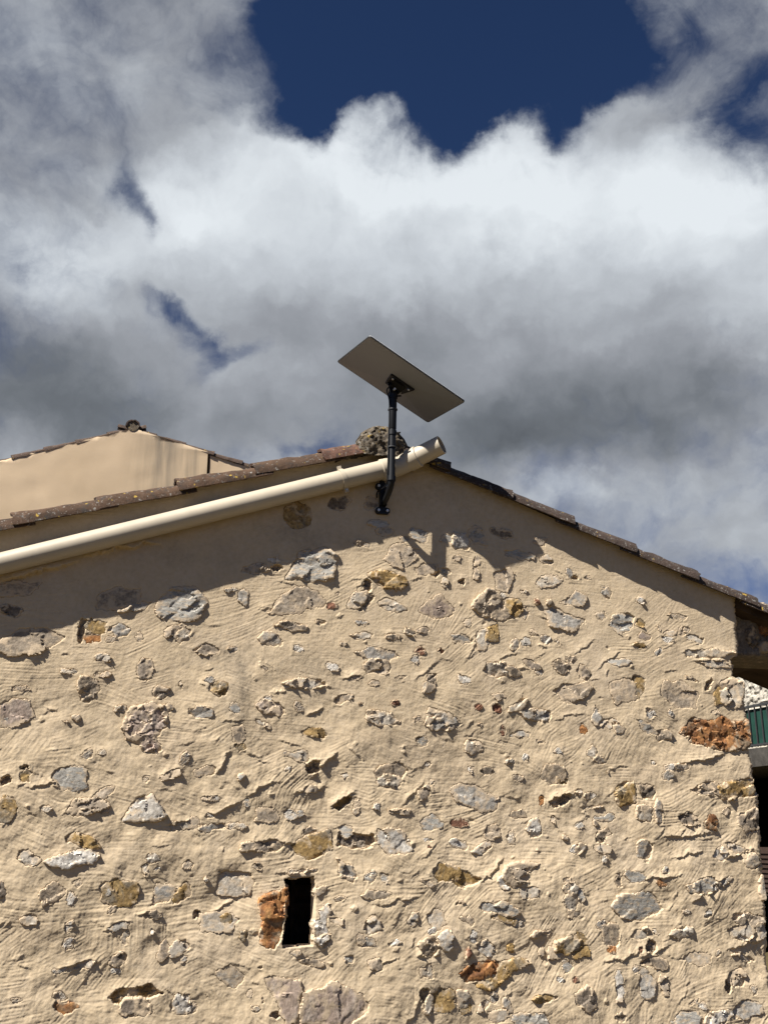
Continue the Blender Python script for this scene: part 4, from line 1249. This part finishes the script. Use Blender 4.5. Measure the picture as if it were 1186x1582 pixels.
# mortar stop: a rough half disc
u = np.linspace(-1, 1, 34); v = np.linspace(-.25, 1, 24)
U, Vv = np.meshgrid(u, v)
lim = np.sqrt(np.clip(1 - U ** 2, 0, 1))
Zc = np.where(Vv > 0, Vv * lim, Vv * (1 - .4 * U ** 2))
Xc = U * (1.02)
rn = samp(NZ_B, U * .13, Zc * .13, .5)
Yc = -.030 + .045 * (U ** 2 + np.clip(Zc, 0, 1) ** 2) ** 2 + rn * .006 + samp(NZ_C, U * .13, Zc * .13, .4) * .004
VV = np.stack([Xc * (RR + .004 + rn * .003), Yc, Zc * (RR + .006 + rn * .003)], -1).reshape(-1, 3)
me = mesh_np('ridge_mortar', VV + np.array([RC[0], RC[1], RC[2]]), grid_quads(len(u), len(v)), True)
me.materials.append(M_MORTAR)
put('ridge_mortar', me, ROOF_L)
# mortar bedding along the left verge and under the ridge
for (xa, xb, sl_) in ((PEAK_X - .30, PEAK_X - .02, SL), (PEAK_X + .02, PEAK_X + .22, SR)):
    uu = np.linspace(0, 1, 40); vv_ = np.linspace(0, 1, 12)
    U, W_ = np.meshgrid(uu, vv_)
    X = xa + (xb - xa) * U
    Zb = roof_z(X) + .0 + W_ * .06 + samp(NZ_B, X, W_ * .1, .5) * .003
    Y = -.035 + samp(NZ_B, X, Zb, .35) * .006 + .02 * (W_ - .5) ** 2
    me = mesh_np('mortar', np.stack([X, Y, Zb], -1).reshape(-1, 3), grid_quads(40, 12), True)
    me.materials.append(M_MORTAR)
    put('mortar', me, ROOF_L)

# ------------------------------------------------------------------ old masonry bridging the passage on the right
MY = .13
zb_ = float(at(1165, 1013, MY)[2])
mx0 = X_EDGE - .30
xs2 = np.arange(mx0, HX1 - .2, .02); zs2 = np.arange(zb_, PEAK_Z, .02)
X2, Z2 = np.meshgrid(xs2, zs2)
h2 = samp(NZ_A, X2, Z2, 1.0) * .012 + samp(NZ_B, X2, Z2, .5) * .007
Zt = np.minimum(Z2, roof_z(X2) + .03)
V2 = np.stack([X2, MY - h2, Zt], -1)
bot = V2[:1].copy(); bot[..., 1] = .55
V2 = np.concatenate([bot, V2], 0)
kp = np.concatenate([np.ones((1, len(xs2) - 1), bool), (Z2[:-1, :-1] < roof_z(X2)[:-1, :-1] + .03)], 0)
me = mesh_np('masonry_wall', V2.reshape(-1, 3), grid_quads(len(xs2), V2.shape[0], kp), True)
me.materials.append(mat_stone('brown_masonry', [(0.3, (0.07, 0.06, 0.05)), (0.5, (0.125, 0.105, 0.085)), (0.7, (0.20, 0.17, 0.135))], 0.05))  # old stonework in deep browns, darker than most face stones
mas = put('masonry_wall', me, house)
mas['label'] = 'dark unplastered stonework over the passage at the right corner'
rs = np.random.default_rng(31)
for (px, py, w, h, col) in ((1158, 950, 24, 26, 'd'), (1160, 985, 22, 34, 'd'), (1178, 970, 18, 26, 'r'), (1180, 1000, 22, 18, 'b'), (1182, 945, 24, 22, 'd'),
                            (1198, 985, 24, 30, 'd'), (1210, 960, 20, 26, 'b'), (1222, 1000, 30, 20, 'd'), (1240, 975, 26, 28, 'b'), (1230, 1005, 20, 16, 'o')):
    c = at(px, py, MY); k = depth_scale(c)
    n = 8
    an = np.linspace(0, 2 * math.pi, n, endpoint=False)
    pw = rs.uniform(.8, 1.1, n)
    pts = np.array([(c[0] + math.cos(q) * w * k / 2 * m_, c[2] + math.sin(q) * h * k / 2 * m_) for q, m_ in zip(an, pw)])
    s = dict(poly=pts, size=float(min(w, h) * k), form='c', seed=0)
    gx = np.arange(pts[:, 0].min() - .02, pts[:, 0].max() + .02, .006); gz = np.arange(pts[:, 1].min() - .02, pts[:, 1].max() + .02, .006)
    X, Z = np.meshgrid(gx, gz)
    sd = poly_sdf(X, Z, pts) + sd_warp(X, Z)
    h_ = stone_height(sd, X, Z, s, rs) + .018 - np.clip(sd / .008, 0, 1) * .035
    kp = sd[:-1, :-1] < .012
    me = mesh_np('stone', np.stack([X - c[0], -h_, Z - c[2]], -1).reshape(-1, 3), grid_quads(len(gx), len(gz), kp), True)
    me.materials.append(SM[col])
    put('stone', me, mas, (c[0], MY, c[2]))
# passage ceiling boards and the pier beyond the frame
zc = zb_ + .035


def at_z(px, py, z):
    d = ray(px, py)
    return EYE + d * ((z - EYE[2]) / d[2])


back = [at_z(px, py, zc) for px, py in ((1100, 1062), (1140, 1046), (1188, 1029), (1260, 1003))]
front = [np.array([b[0] - (b[1] - .52) * .25, .52, zc]) for b in back]
front[0][0] = X_EDGE - .2
cv = front + back
up_ = np.array([0, 0, .05])
nb_ = len(back)
for k in range(nb_ - 1):
    q = [front[k], front[k + 1], back[k + 1], back[k]]
    MB().add(q + [p + up_ for p in q], [(3, 2, 1, 0), (4, 5, 6, 7), (0, 1, 5, 4), (2, 3, 7, 6), (1, 2, 6, 5), (0, 4, 7, 3)]).build('ceiling_board', M_WOOD, house)
MB().box((HX1 + .1, .5, zb_ / 2), (.6, .8, zb_)).build('pier', M_PL, house)

# ------------------------------------------------------------------ drain pipe
PO = .057
PR = .049
pipe = thing('drain_pipe', 'sand coloured plastic drain pipe sloping up the gable, its open end past the ridge', 'pipe', tuple(at(300, 797, 0)))
P0, P1 = at(0, 871, -PO), at(600, 723.5, -PO)
dv = (P1 - P0) / np.linalg.norm(P1 - P0)
Pa = P0 - dv * 2.6
loc = np.array(pipe.location)


def part(mb, name, mat, parent, origin=None, **kw):
    o = mb.build(name, mat, parent, **kw)
    return o


def rel(pts):
    return [np.asarray(p) - loc for p in pts]


E0 = at(617, 719.5, -PO - .004)
E1 = at(634, 711, -PO - .020)
E2 = at(682, 687, -.185)
MB().tube(rel([Pa + (P1 - Pa) * t for t in np.linspace(0, 1, 14)]), PR, 28).build('long_pipe', M_PVC, pipe, smooth=40)
d2 = (E2 - E1) / np.linalg.norm(E2 - E1)
d1 = (E0 - P1) / np.linalg.norm(E0 - P1)
# elbow: socket on the long pipe, bend, socket lip
bend = [E0 + (E1 - E0) * t + (1 - t) * t * (d1 - d2) * .02 for t in np.linspace(0, 1, 7)]
MB().tube(rel([P1 - dv * .045, P1 - dv * .04, P1 + dv * .01]), [PR + .002, PR + .0065, PR + .0065], 28).build('socket', M_PVC, pipe, smooth=40)
MB().tube(rel([P1 + dv * .01] + bend), [PR + .0062] + [PR + .002] * 7, 28).build('elbow', M_PVC, pipe, smooth=40)
MB().tube(rel([E1 - d2 * .012, E1 - d2 * .010, E1 + d2 * .045, E1 + d2 * .048]), [PR + .002, PR + .0075, PR + .0075, PR + .002], 28).build('socket', M_PVC, pipe, smooth=40)
# short open piece with a real bore
mb = MB()
n = 28
A_ = np.cross(d2, [0, 0, 1.0]); A_ /= np.linalg.norm(A_); B_ = np.cross(d2, A_)
rings = []
for (t, r_) in ((0, PR), (.999, PR), (1, PR - .001), (1, PR - .0045), (.2, PR - .005)):
    c_ = E1 + (E2 - E1) * t
    rings.append([c_ - loc + r_ * (math.cos(q) * A_ + math.sin(q) * B_) for q in np.linspace(0, 2 * math.pi, n, endpoint=False)])
vs = [q for r_ in rings for q in r_]
fs = [(i * n + k, i * n + (k + 1) % n, (i + 1) * n + (k + 1) % n, (i + 1) * n + k) for i in range(4) for k in range(n)]
fs.append(tuple(4 * n + k for k in range(n)))
mb.add(vs, fs).build('open_pipe', M_PVC, pipe, smooth=40)
# clips: split ring with an ear above and below
for (px, py) in ((529, 741), (-170, 912)):
    c_ = at(px, py, -PO)
    mb = MB()
    A_ = np.array([0, -1.0, 0]); B_ = np.cross(dv, A_); B_ /= np.linalg.norm(B_)
    for s_ in (-1, 1):
        pass
    ri = []
    for w_, r_ in ((-.011, PR + .001), (-.011, PR + .005), (.011, PR + .005), (.011, PR + .001)):
        ri.append([c_ - loc + dv * w_ + r_ * (math.cos(q) * A_ + math.sin(q) * B_) for q in np.linspace(0, 2 * math.pi, n, endpoint=False)])
    vs = [q for r_ in ri for q in r_]
    fs = [(i * n + k, i * n + (k + 1) % n, ((i + 1) % 4) * n + (k + 1) % n, ((i + 1) % 4) * n + k) for i in range(4) for k in range(n)]
    mb.add(vs, fs)
    R_ = np.stack([dv, A_, B_], 1)
    for s_ in (-1, 1):
        mb.box(c_ - loc + B_ * s_ * (PR + .011) + A_ * .006, (.020, .016, .018), R_)
    co_ = mb.build('pipe_clip', M_PVC, pipe, smooth=30)
    MB().tube(rel([c_ + B_ * (PR + .010) + A_ * .012, c_ + B_ * (PR + .010) + A_ * .019]), .004, 8).build('screw', M_BOLT, co_)

# ------------------------------------------------------------------ flat dish antenna on its mast
PY = -.145
m_top = at(607, 603, PY); m_bot = at(602.5, 742, PY)
m_bot[0] = m_bot[0] * .6 + m_top[0] * .4
ant = thing('dish_antenna', 'flat rectangular dish antenna tilted on a black pole fixed below the gable peak', 'antenna', tuple(at(592, 788, -.01)))
loc = np.array(ant.location)
g_ = 1.0 / 1.072
cor = [EYE + (np.array(q) - np.array([0, -5.3, 1.6])) * g_ for q in ((1.205, -.415, 4.106), (1.772, -.278, 3.852), (1.687, .123, 3.878), (1.119, -.014, 4.132))]
DC = sum(cor) / 4
ex_ = cor[1] - cor[0]; LX = np.linalg.norm(ex_); ex_ /= LX
ey_ = cor[0] - cor[3]; LY = np.linalg.norm(ey_); ey_ -= ex_ * np.dot(ex_, ey_); ey_ /= np.linalg.norm(ey_)
en_ = np.cross(ex_, ey_)
if en_[2] < 0:
    en_ = -en_
RD = np.stack([ex_, ey_, en_], 1)


def dl(x, y, z):
    return DC - loc + RD @ np.array([x, y, z])


def rr_outline(hx, hy, r_, k=5):
    pts = []
    for cx_, cy_, a0 in ((hx - r_, hy - r_, 0), (-hx + r_, hy - r_, 90), (-hx + r_, -hy + r_, 180), (hx - r_, -hy + r_, 270)):
        for i in range(k + 1):
            q = math.radians(a0 + 90 * i / k)
            pts.append((cx_ + r_ * math.cos(q), cy_ + r_ * math.sin(q)))
    return pts


o1 = rr_outline(LX / 2, LY / 2, .014); o2 = rr_outline(LX / 2 - .003, LY / 2 - .003, .012)
k = len(o1)
inn = [(x * .26, y * .30) for x, y in rr_outline(LX / 2, LY / 2, .014)]
vs = [dl(x, y, -.004) for x, y in o1] + [dl(x, y, -.0075) for x, y in o2] + [dl(x, y, -.024) for x, y in inn]
fs = [(i, (i + 1) % k, k + (i + 1) % k, k + i) for i in range(k)] + [(k + i, k + (i + 1) % k, 2 * k + (i + 1) % k, 2 * k + i) for i in range(k)]
fs += [tuple(2 * k + i for i in range(k)), tuple(range(k))[::-1]]
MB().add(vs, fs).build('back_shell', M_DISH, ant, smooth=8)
vs = [dl(x, y, -.0038) for x, y in o1] + [dl(x, y, .002) for x, y in o1] + [dl(x, y, .0045) for x, y in o2]
fs = [(i, k + i, k + (i + 1) % k, (i + 1) % k) for i in range(k)] + [(k + i, 2 * k + i, 2 * k + (i + 1) % k, k + (i + 1) % k) for i in range(k)]
fs += [tuple(2 * k + i for i in range(k)), tuple(range(k))[::-1]]
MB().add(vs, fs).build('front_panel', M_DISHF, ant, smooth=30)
# edge gasket, thin and dark
vs = [dl(x * 1.001, y * 1.001, -.0072) for x, y in o1] + [dl(x * 1.004, y * 1.005, -.0060) for x, y in o1] + [dl(x * 1.004, y * 1.005, .0) for x, y in o1] + [dl(x * 1.001, y * 1.001, .001) for x, y in o1]
fs = [(j * k + i, j * k + (i + 1) % k, (j + 1) * k + (i + 1) % k, (j + 1) * k + i) for j in range(3) for i in range(k)]
MB().add(vs, fs).build('edge_trim', M_IRON, ant, smooth=60)
# trapezoid mounting plate and its cheeks
pl = [(-.075, .052), (.075, .052), (.055, -.052), (-.055, -.052)]
vs = [dl(x, y, -.025) for x, y in pl] + [dl(x * .96, y * .96, -.036) for x, y in pl]
pt_ = MB().add(vs, [(0, 1, 2, 3), (7, 6, 5, 4), (0, 4, 5, 1), (1, 5, 6, 2), (2, 6, 7, 3), (3, 7, 4, 0)]).build('mounting_plate', M_BLACK, ant, bevel=.002)
for x, y in ((-.05, .034), (.05, .034), (.035, -.034), (-.035, -.034)):
    MB().tube([dl(x, y, -.0365), dl(x, y, -.041)], .006, 8).build('bolt', M_BOLT, pt_)
tl = m_top - loc
hub = dl(-.01, .0, -.036)
for s_ in (-1, 1):
    q0, q1, q2, q3 = dl(-.05, s_ * .026, -.036), dl(.035, s_ * .026, -.036), tl + np.array([.020, s_ * .026, -.022]), tl + np.array([-.022, s_ * .026, -.022])
    oy = np.array([0, .0045, 0])
    vs = [q0, q1, q2, q3, q0 + oy, q1 + oy, q2 + oy, q3 + oy]
    MB().add(vs, [(0, 1, 2, 3), (7, 6, 5, 4), (0, 4, 5, 1), (1, 5, 6, 2), (2, 6, 7, 3), (3, 7, 4, 0)]).build('bracket_cheek', M_BLACK, ant)
MB().tube([tl + np.array([0, -.036, -.006]), tl + np.array([0, .036, -.006])], .006, 8).build('pivot_bolt', M_BOLT, ant)
# mast: straight tube, lower arm bending back to the wall
mb_ = m_bot - loc
foot = at(593, 777, -.036) - loc
mast_r = .0178
MB().tube([mb_, mb_ + (tl - mb_) * .5, tl], mast_r, 20).build('mast', M_BLACK, ant, smooth=40)
MB().tube([mb_ + (tl - mb_) * .56, mb_ + (tl - mb_) * .565, mb_ + (tl - mb_) * .97], [mast_r + .001, mast_r + .0024, mast_r + .0024], 20).build('upper_sleeve', M_BLACK, ant, smooth=40)
ctrl = mb_ - np.array([0, 0, .045])
arm = [(1 - t) ** 2 * (mb_ + np.array([0, 0, .02])) + 2 * t * (1 - t) * ctrl + t * t * foot for t in np.linspace(0, 1, 10)]
MB().tube(arm, list(np.linspace(mast_r + .0012, mast_r - .0035, len(arm))), 20).build('arm', M_BLACK, ant, smooth=40)
# collars and clamp screws
for t, dr in ((.93, .006), (.52, .004), (.02, .003)):
    c_ = mb_ + (tl - mb_) * t
    ax = (tl - mb_) / np.linalg.norm(tl - mb_)
    co_ = MB().tube([c_ - ax * .012, c_ + ax * .012], mast_r + dr, 20).build('collar', M_BLACK, ant, smooth=40)
    if t > .1:
        MB().tube([c_ + np.array([.015, -.008, 0]), c_ + np.array([.038, -.018, 0])], .005, 8).build('clamp_screw', M_BLACK, co_, smooth=40)
# wall bracket: upright channel with a foot above and below, two bolts in each
bk = MB()
bx = foot + np.array([0, .022, .0])
top_foot = at(588.5, 752, -.012) - loc
bk.box((foot[0] - .004, .0 - loc[1] - .016, (foot[2] + top_foot[2]) / 2 + .0), (.026, .010, abs(top_foot[2] - foot[2]) + .06))
for s_ in (-1, 1):
    bk.box((foot[0] - .004 + s_ * .0145, -.030 - loc[1], (foot[2] + top_foot[2]) / 2 - .02), (.004, .038, abs(top_foot[2] - foot[2]) * .9))
brk = bk.build('wall_bracket', M_BLACK, ant, bevel=.0015)
for zc in (foot[2] - .036, top_foot[2]):
    pts = rr_outline(.037, .0165, .0155, 6)
    kk = len(pts)
    yb, yf = -.004 - loc[1], -.0235 - loc[1]
    vs = [(foot[0] - .002 + x, yb, zc + y) for x, y in pts] + [(foot[0] - .002 + x, yf, zc + y) for x, y in pts]
    fs = [(i, (i + 1) % kk, kk + (i + 1) % kk, kk + i) for i in range(kk)] + [tuple(range(kk)), tuple(kk + i for i in range(kk))[::-1]]
    MB().add(vs, fs).build('foot_plate', M_BLACK, brk, smooth=30)
    for s_ in (-1, 1):
        MB().tube([(foot[0] - .002 + s_ * .0225, yf + .001, zc), (foot[0] - .002 + s_ * .0225, yf - .008, zc)], .0072, 6).build('bolt', M_BOLT, brk)
# cable looping out of the plate and down the mast, held by two ties
cb_ = [dl(-.03, .0, -.036), dl(-.045, .03, -.075), tl + np.array([-.036, -.012, -.01]), tl + np.array([-.024, -.014, -.06]), tl + np.array([-.0215, -.010, -.14]), mb_ + (tl - mb_) * .5 + np.array([-.021, -.009, 0]),
       mb_ + np.array([-.0205, -.006, .05]), mb_ + np.array([-.022, .02, -.02]), foot + np.array([-.030, .012, .06]), foot + np.array([-.030, .030, .03])]
sm = []
for i in range(len(cb_) - 1):
    p0_, p1_, p2_, p3_ = cb_[max(i - 1, 0)], cb_[i], cb_[i + 1], cb_[min(i + 2, len(cb_) - 1)]
    for t in np.linspace(0, 1, 6, endpoint=False):
        sm.append(.5 * (2 * p1_ + (p2_ - p0_) * t + (2 * p0_ - 5 * p1_ + 4 * p2_ - p3_) * t ** 2 + (3 * p1_ - p0_ - 3 * p2_ + p3_) * t ** 3))
MB().tube(sm, .0035, 8).build('cable', M_BLACK, ant, smooth=True)
for t in (.78, .36):
    c_ = mb_ + (tl - mb_) * t
    MB().tube([c_ - np.array([0, 0, .0025]), c_ + np.array([0, 0, .0025])], mast_r + .007, 16).build('cable_tie', M_IRON, ant)

# ------------------------------------------------------------------ taller rendered house behind, on the left
NY = 8.0
nb = thing('rendered_house', 'taller house behind with smooth peach beige gable and streaks of dirt', 'house', (float(at(100, 700, NY)[0]), NY, 0))
nl = np.array(nb.location)
a0, a1 = at(0, 712, NY - .08), at(162, 672, NY - .08)
b0, b1 = at(208, 662, NY - .08), at(390, 720, NY - .08)
nsl = (a1[2] - a0[2]) / (a1[0] - a0[0]); nsr = (b1[2] - b0[2]) / (b1[0] - b0[0])
npx = (b0[2] - nsr * b0[0] - a0[2] + nsl * a0[0]) / (nsl - nsr)


def nroof(x):
    x = np.asarray(x, float)
    return np.where(x < npx, a0[2] + nsl * (x - a0[0]), b0[2] + nsr * (x - b0[0]))


gapx = float(at(322, 712, NY)[0])
NX0, NX1 = npx - 5.2, npx + 4.6


def rend_wall(name, xa, xb, Y, parent, stain_at=None):
    xs3 = np.linspace(xa, xb, 90); zs3 = np.linspace(0, float(nroof(npx)) + .1, 90)
    X, Z = np.meshgrid(xs3, zs3)
    h_ = samp(NZ_A, X, Z, 4.0) * .0025 + samp(NZ_B, X, Z, 1.5) * .0015
    top = nroof(X) + .03
    Z = np.minimum(Z, top)
    V_ = np.stack([X - nl[0], Y - h_ - nl[1], Z], -1)
    me = mesh_np(name, V_.reshape(-1, 3), grid_quads(90, 90), True)
    at2 = me.attributes.new('stain', 'FLOAT', 'POINT')
    st_ = np.zeros(X.shape)
    if stain_at:
        p_, q_ = stain_at
        st_ = np.clip((X - p_) / (q_ - p_), 0, 1) * np.clip(1.15 - (nroof(X) - Z) / 3.2, 0, 1) * .9
    at2.data.foreach_set('value', st_.astype(np.float32).ravel()[:len(me.vertices)])
    me.materials.append(M_REND)
    return put(name, me, parent)


rend_wall('gable_wall', NX0, gapx - .012, NY, nb, (float(at(190, 700, NY)[0]), float(at(250, 700, NY)[0])))
rend_wall('gable_wall', gapx + .02, NX1, NY + .02, nb)
MB().box((gapx - nl[0] + .004, .06, 2.3), (.09, .03, 4.2)).build('joint', M_DARK, nb)
for sgn, xa, xb in ((1, NX0 - .2, npx), (-1, npx, NX1 + .2)):
    za, zb = float(nroof(xa)) + .03, float(nroof(xb)) + .03
    y0, y1, t = .03, 7.0, .05
    d = MB().add([(xa - nl[0], y0, za), (xb - nl[0], y0, zb), (xb - nl[0], y1, zb), (xa - nl[0], y1, za), (xa - nl[0], y0, za - t), (xb - nl[0], y0, zb - t), (xb - nl[0], y1, zb - t), (xa - nl[0], y1, za - t)],
                 [(0, 1, 2, 3), (7, 6, 5, 4), (0, 4, 5, 1), (1, 5, 6, 2), (2, 6, 7, 3), (3, 7, 4, 0)])
    ro = d.build('roof', M_WOOD, nb)
    sl_ = nsl if sgn == 1 else nsr
    x = (npx - .30 * sgn)
    kk = 0
    while NX0 - .2 < x < NX1 + .2:
        me = barrel(.50, .072, .056, 700 + kk + (50 if sgn < 0 else 0), .014, .0025, 10, 6)
        me.materials.append(M_TILE_N)
        place_tile(me, (x - nl[0], .068 + rng.normal(0, .003), float(nroof(x)) + .012 + rng.normal(0, .004)), tile_up(sgn, sl_, .028), ro)
        x -= .37 * sgn
        kk += 1
for k in range(6):
    me = barrel(.46, .092, .08, 800 + k, .016, .003, 12, 6)
    me.materials.append(M_TILE_N)
    o = bpy.data.objects.new('ridge_tile', me); COL.objects.link(o)
    o.matrix_world = Matrix(((0, 1, 0, npx - nl[0]), (1, 0, 0, -.03 + .42 * k), (0, 0, 1, float(nroof(npx)) + .05), (0, 0, 0, 1)))
    o.parent = nb
MB().tube([(npx - nl[0], -.01, float(nroof(npx)) + .06), (npx - nl[0], .2, float(nroof(npx)) + .06)], .074, 14).build('ridge_mortar', M_MORTAR, nb, smooth=40)
for (p, q) in (((NX0, .02), (NX0, 7)), ((NX1, .02), (NX1, 7))):
    flat_wall('side_wall', (p[0] - nl[0], p[1]), (q[0] - nl[0], q[1]), lambda x: float(nroof(x + nl[0])) - .02, .3, M_REND, nb)

# ------------------------------------------------------------------ whitewashed house across the yard, seen past the corner
WX = 8.9
RX = 8.35
wh = thing('white_house', 'whitewashed rubble stone house with green screened balcony beyond the passage', 'house', (WX, 7.0, 0))
wl = np.array(wh.location)


def zR(y, X=RX):
    return float(atX(1172, y, X)[2])


z_rt, z_rb, z_sb, z_eave = zR(1089), zR(1154), zR(1185), zR(985, WX)
ys4 = np.arange(2.5, 15, .03); zs4 = np.arange(zR(1170), z_eave + .02, .03)
Y4, Z4 = np.meshgrid(ys4, zs4)


def rubble(y, z):
    r = np.random.default_rng(5)
    h = samp(NZ_B, y, z, .9) * .008 + np.abs(samp(NZ_E, y, z * 1.7, .9)) * .012 + samp(NZ_C, y, z, .6) * .002
    return h


me = mesh_np('upper_wall', np.stack([-rubble(Y4, Z4), Y4 - wl[1], Z4], -1).reshape(-1, 3), grid_quads(len(ys4), len(zs4))[:, ::-1], False)
me.materials.append(M_WHITEW)
put('upper_wall', me, wh)
MB().box((2.0, 8.6 - wl[1], z_eave + .10), (4.3, 12.6, .09)).build('roof', M_TILE_N, wh)
# balcony slab, ground floor behind it
MB().box(((RX + WX) / 2 - wl[0] + .61, 8.6 - wl[1], (z_rb + z_sb) / 2 - .01), (WX - RX + 1.4, 12.4, z_rb - z_sb - .02), None).build('balcony_slab', M_CONC, wh)
gw = MB()
gw.box((.2, 3.6 - wl[1], (z_sb) / 2), (.4, 2.2, z_sb + .02)); gw.box((.2, 12.2 - wl[1], z_sb / 2), (.4, 5.6, z_sb + .02))
gw.build('lower_wall', M_PL, wh)
MB().box((1.2, 9.6 - wl[1], z_sb / 2), (.1, 10.6, z_sb + .25)).build('porch_back', M_DARK, wh)
sh_y = float(atX(1186, 1340, WX - .05)[1])
sh = MB().box((-.05, sh_y - wl[1] - .15, zR(1345, WX)), (.05, .75, .62)).build('shutter', M_BROWN, wh)
for k in range(9):
    MB().box((-.085, sh_y - wl[1] - .15, zR(1345, WX) - .25 + .062 * k), (.02, .62, .035)).build('slat', M_BROWN, sh)
# railing: bars in front of a green sheet
rl = MB().box((RX + .03 - wl[0], 8.6 - wl[1], (z_rt + z_rb) / 2 - .01), (.008, 12.3, z_rt - z_rb - .05)).build('balcony_screen', M_GREEN, wh)
ra = MB().box((RX - wl[0], 8.6 - wl[1], z_rt), (.035, 12.4, .03))
ra.box((RX - wl[0], 8.6 - wl[1], z_rb + .03), (.03, 12.4, .025))
rail = ra.build('railing', M_IRON, wh)
for k in range(88):
    MB().box((RX - wl[0], 2.5 + .14 * k - wl[1], (z_rt + z_rb) / 2 + .015), (.014, .014, z_rt - z_rb + .02)).build('railing_bar', M_IRON, rail)
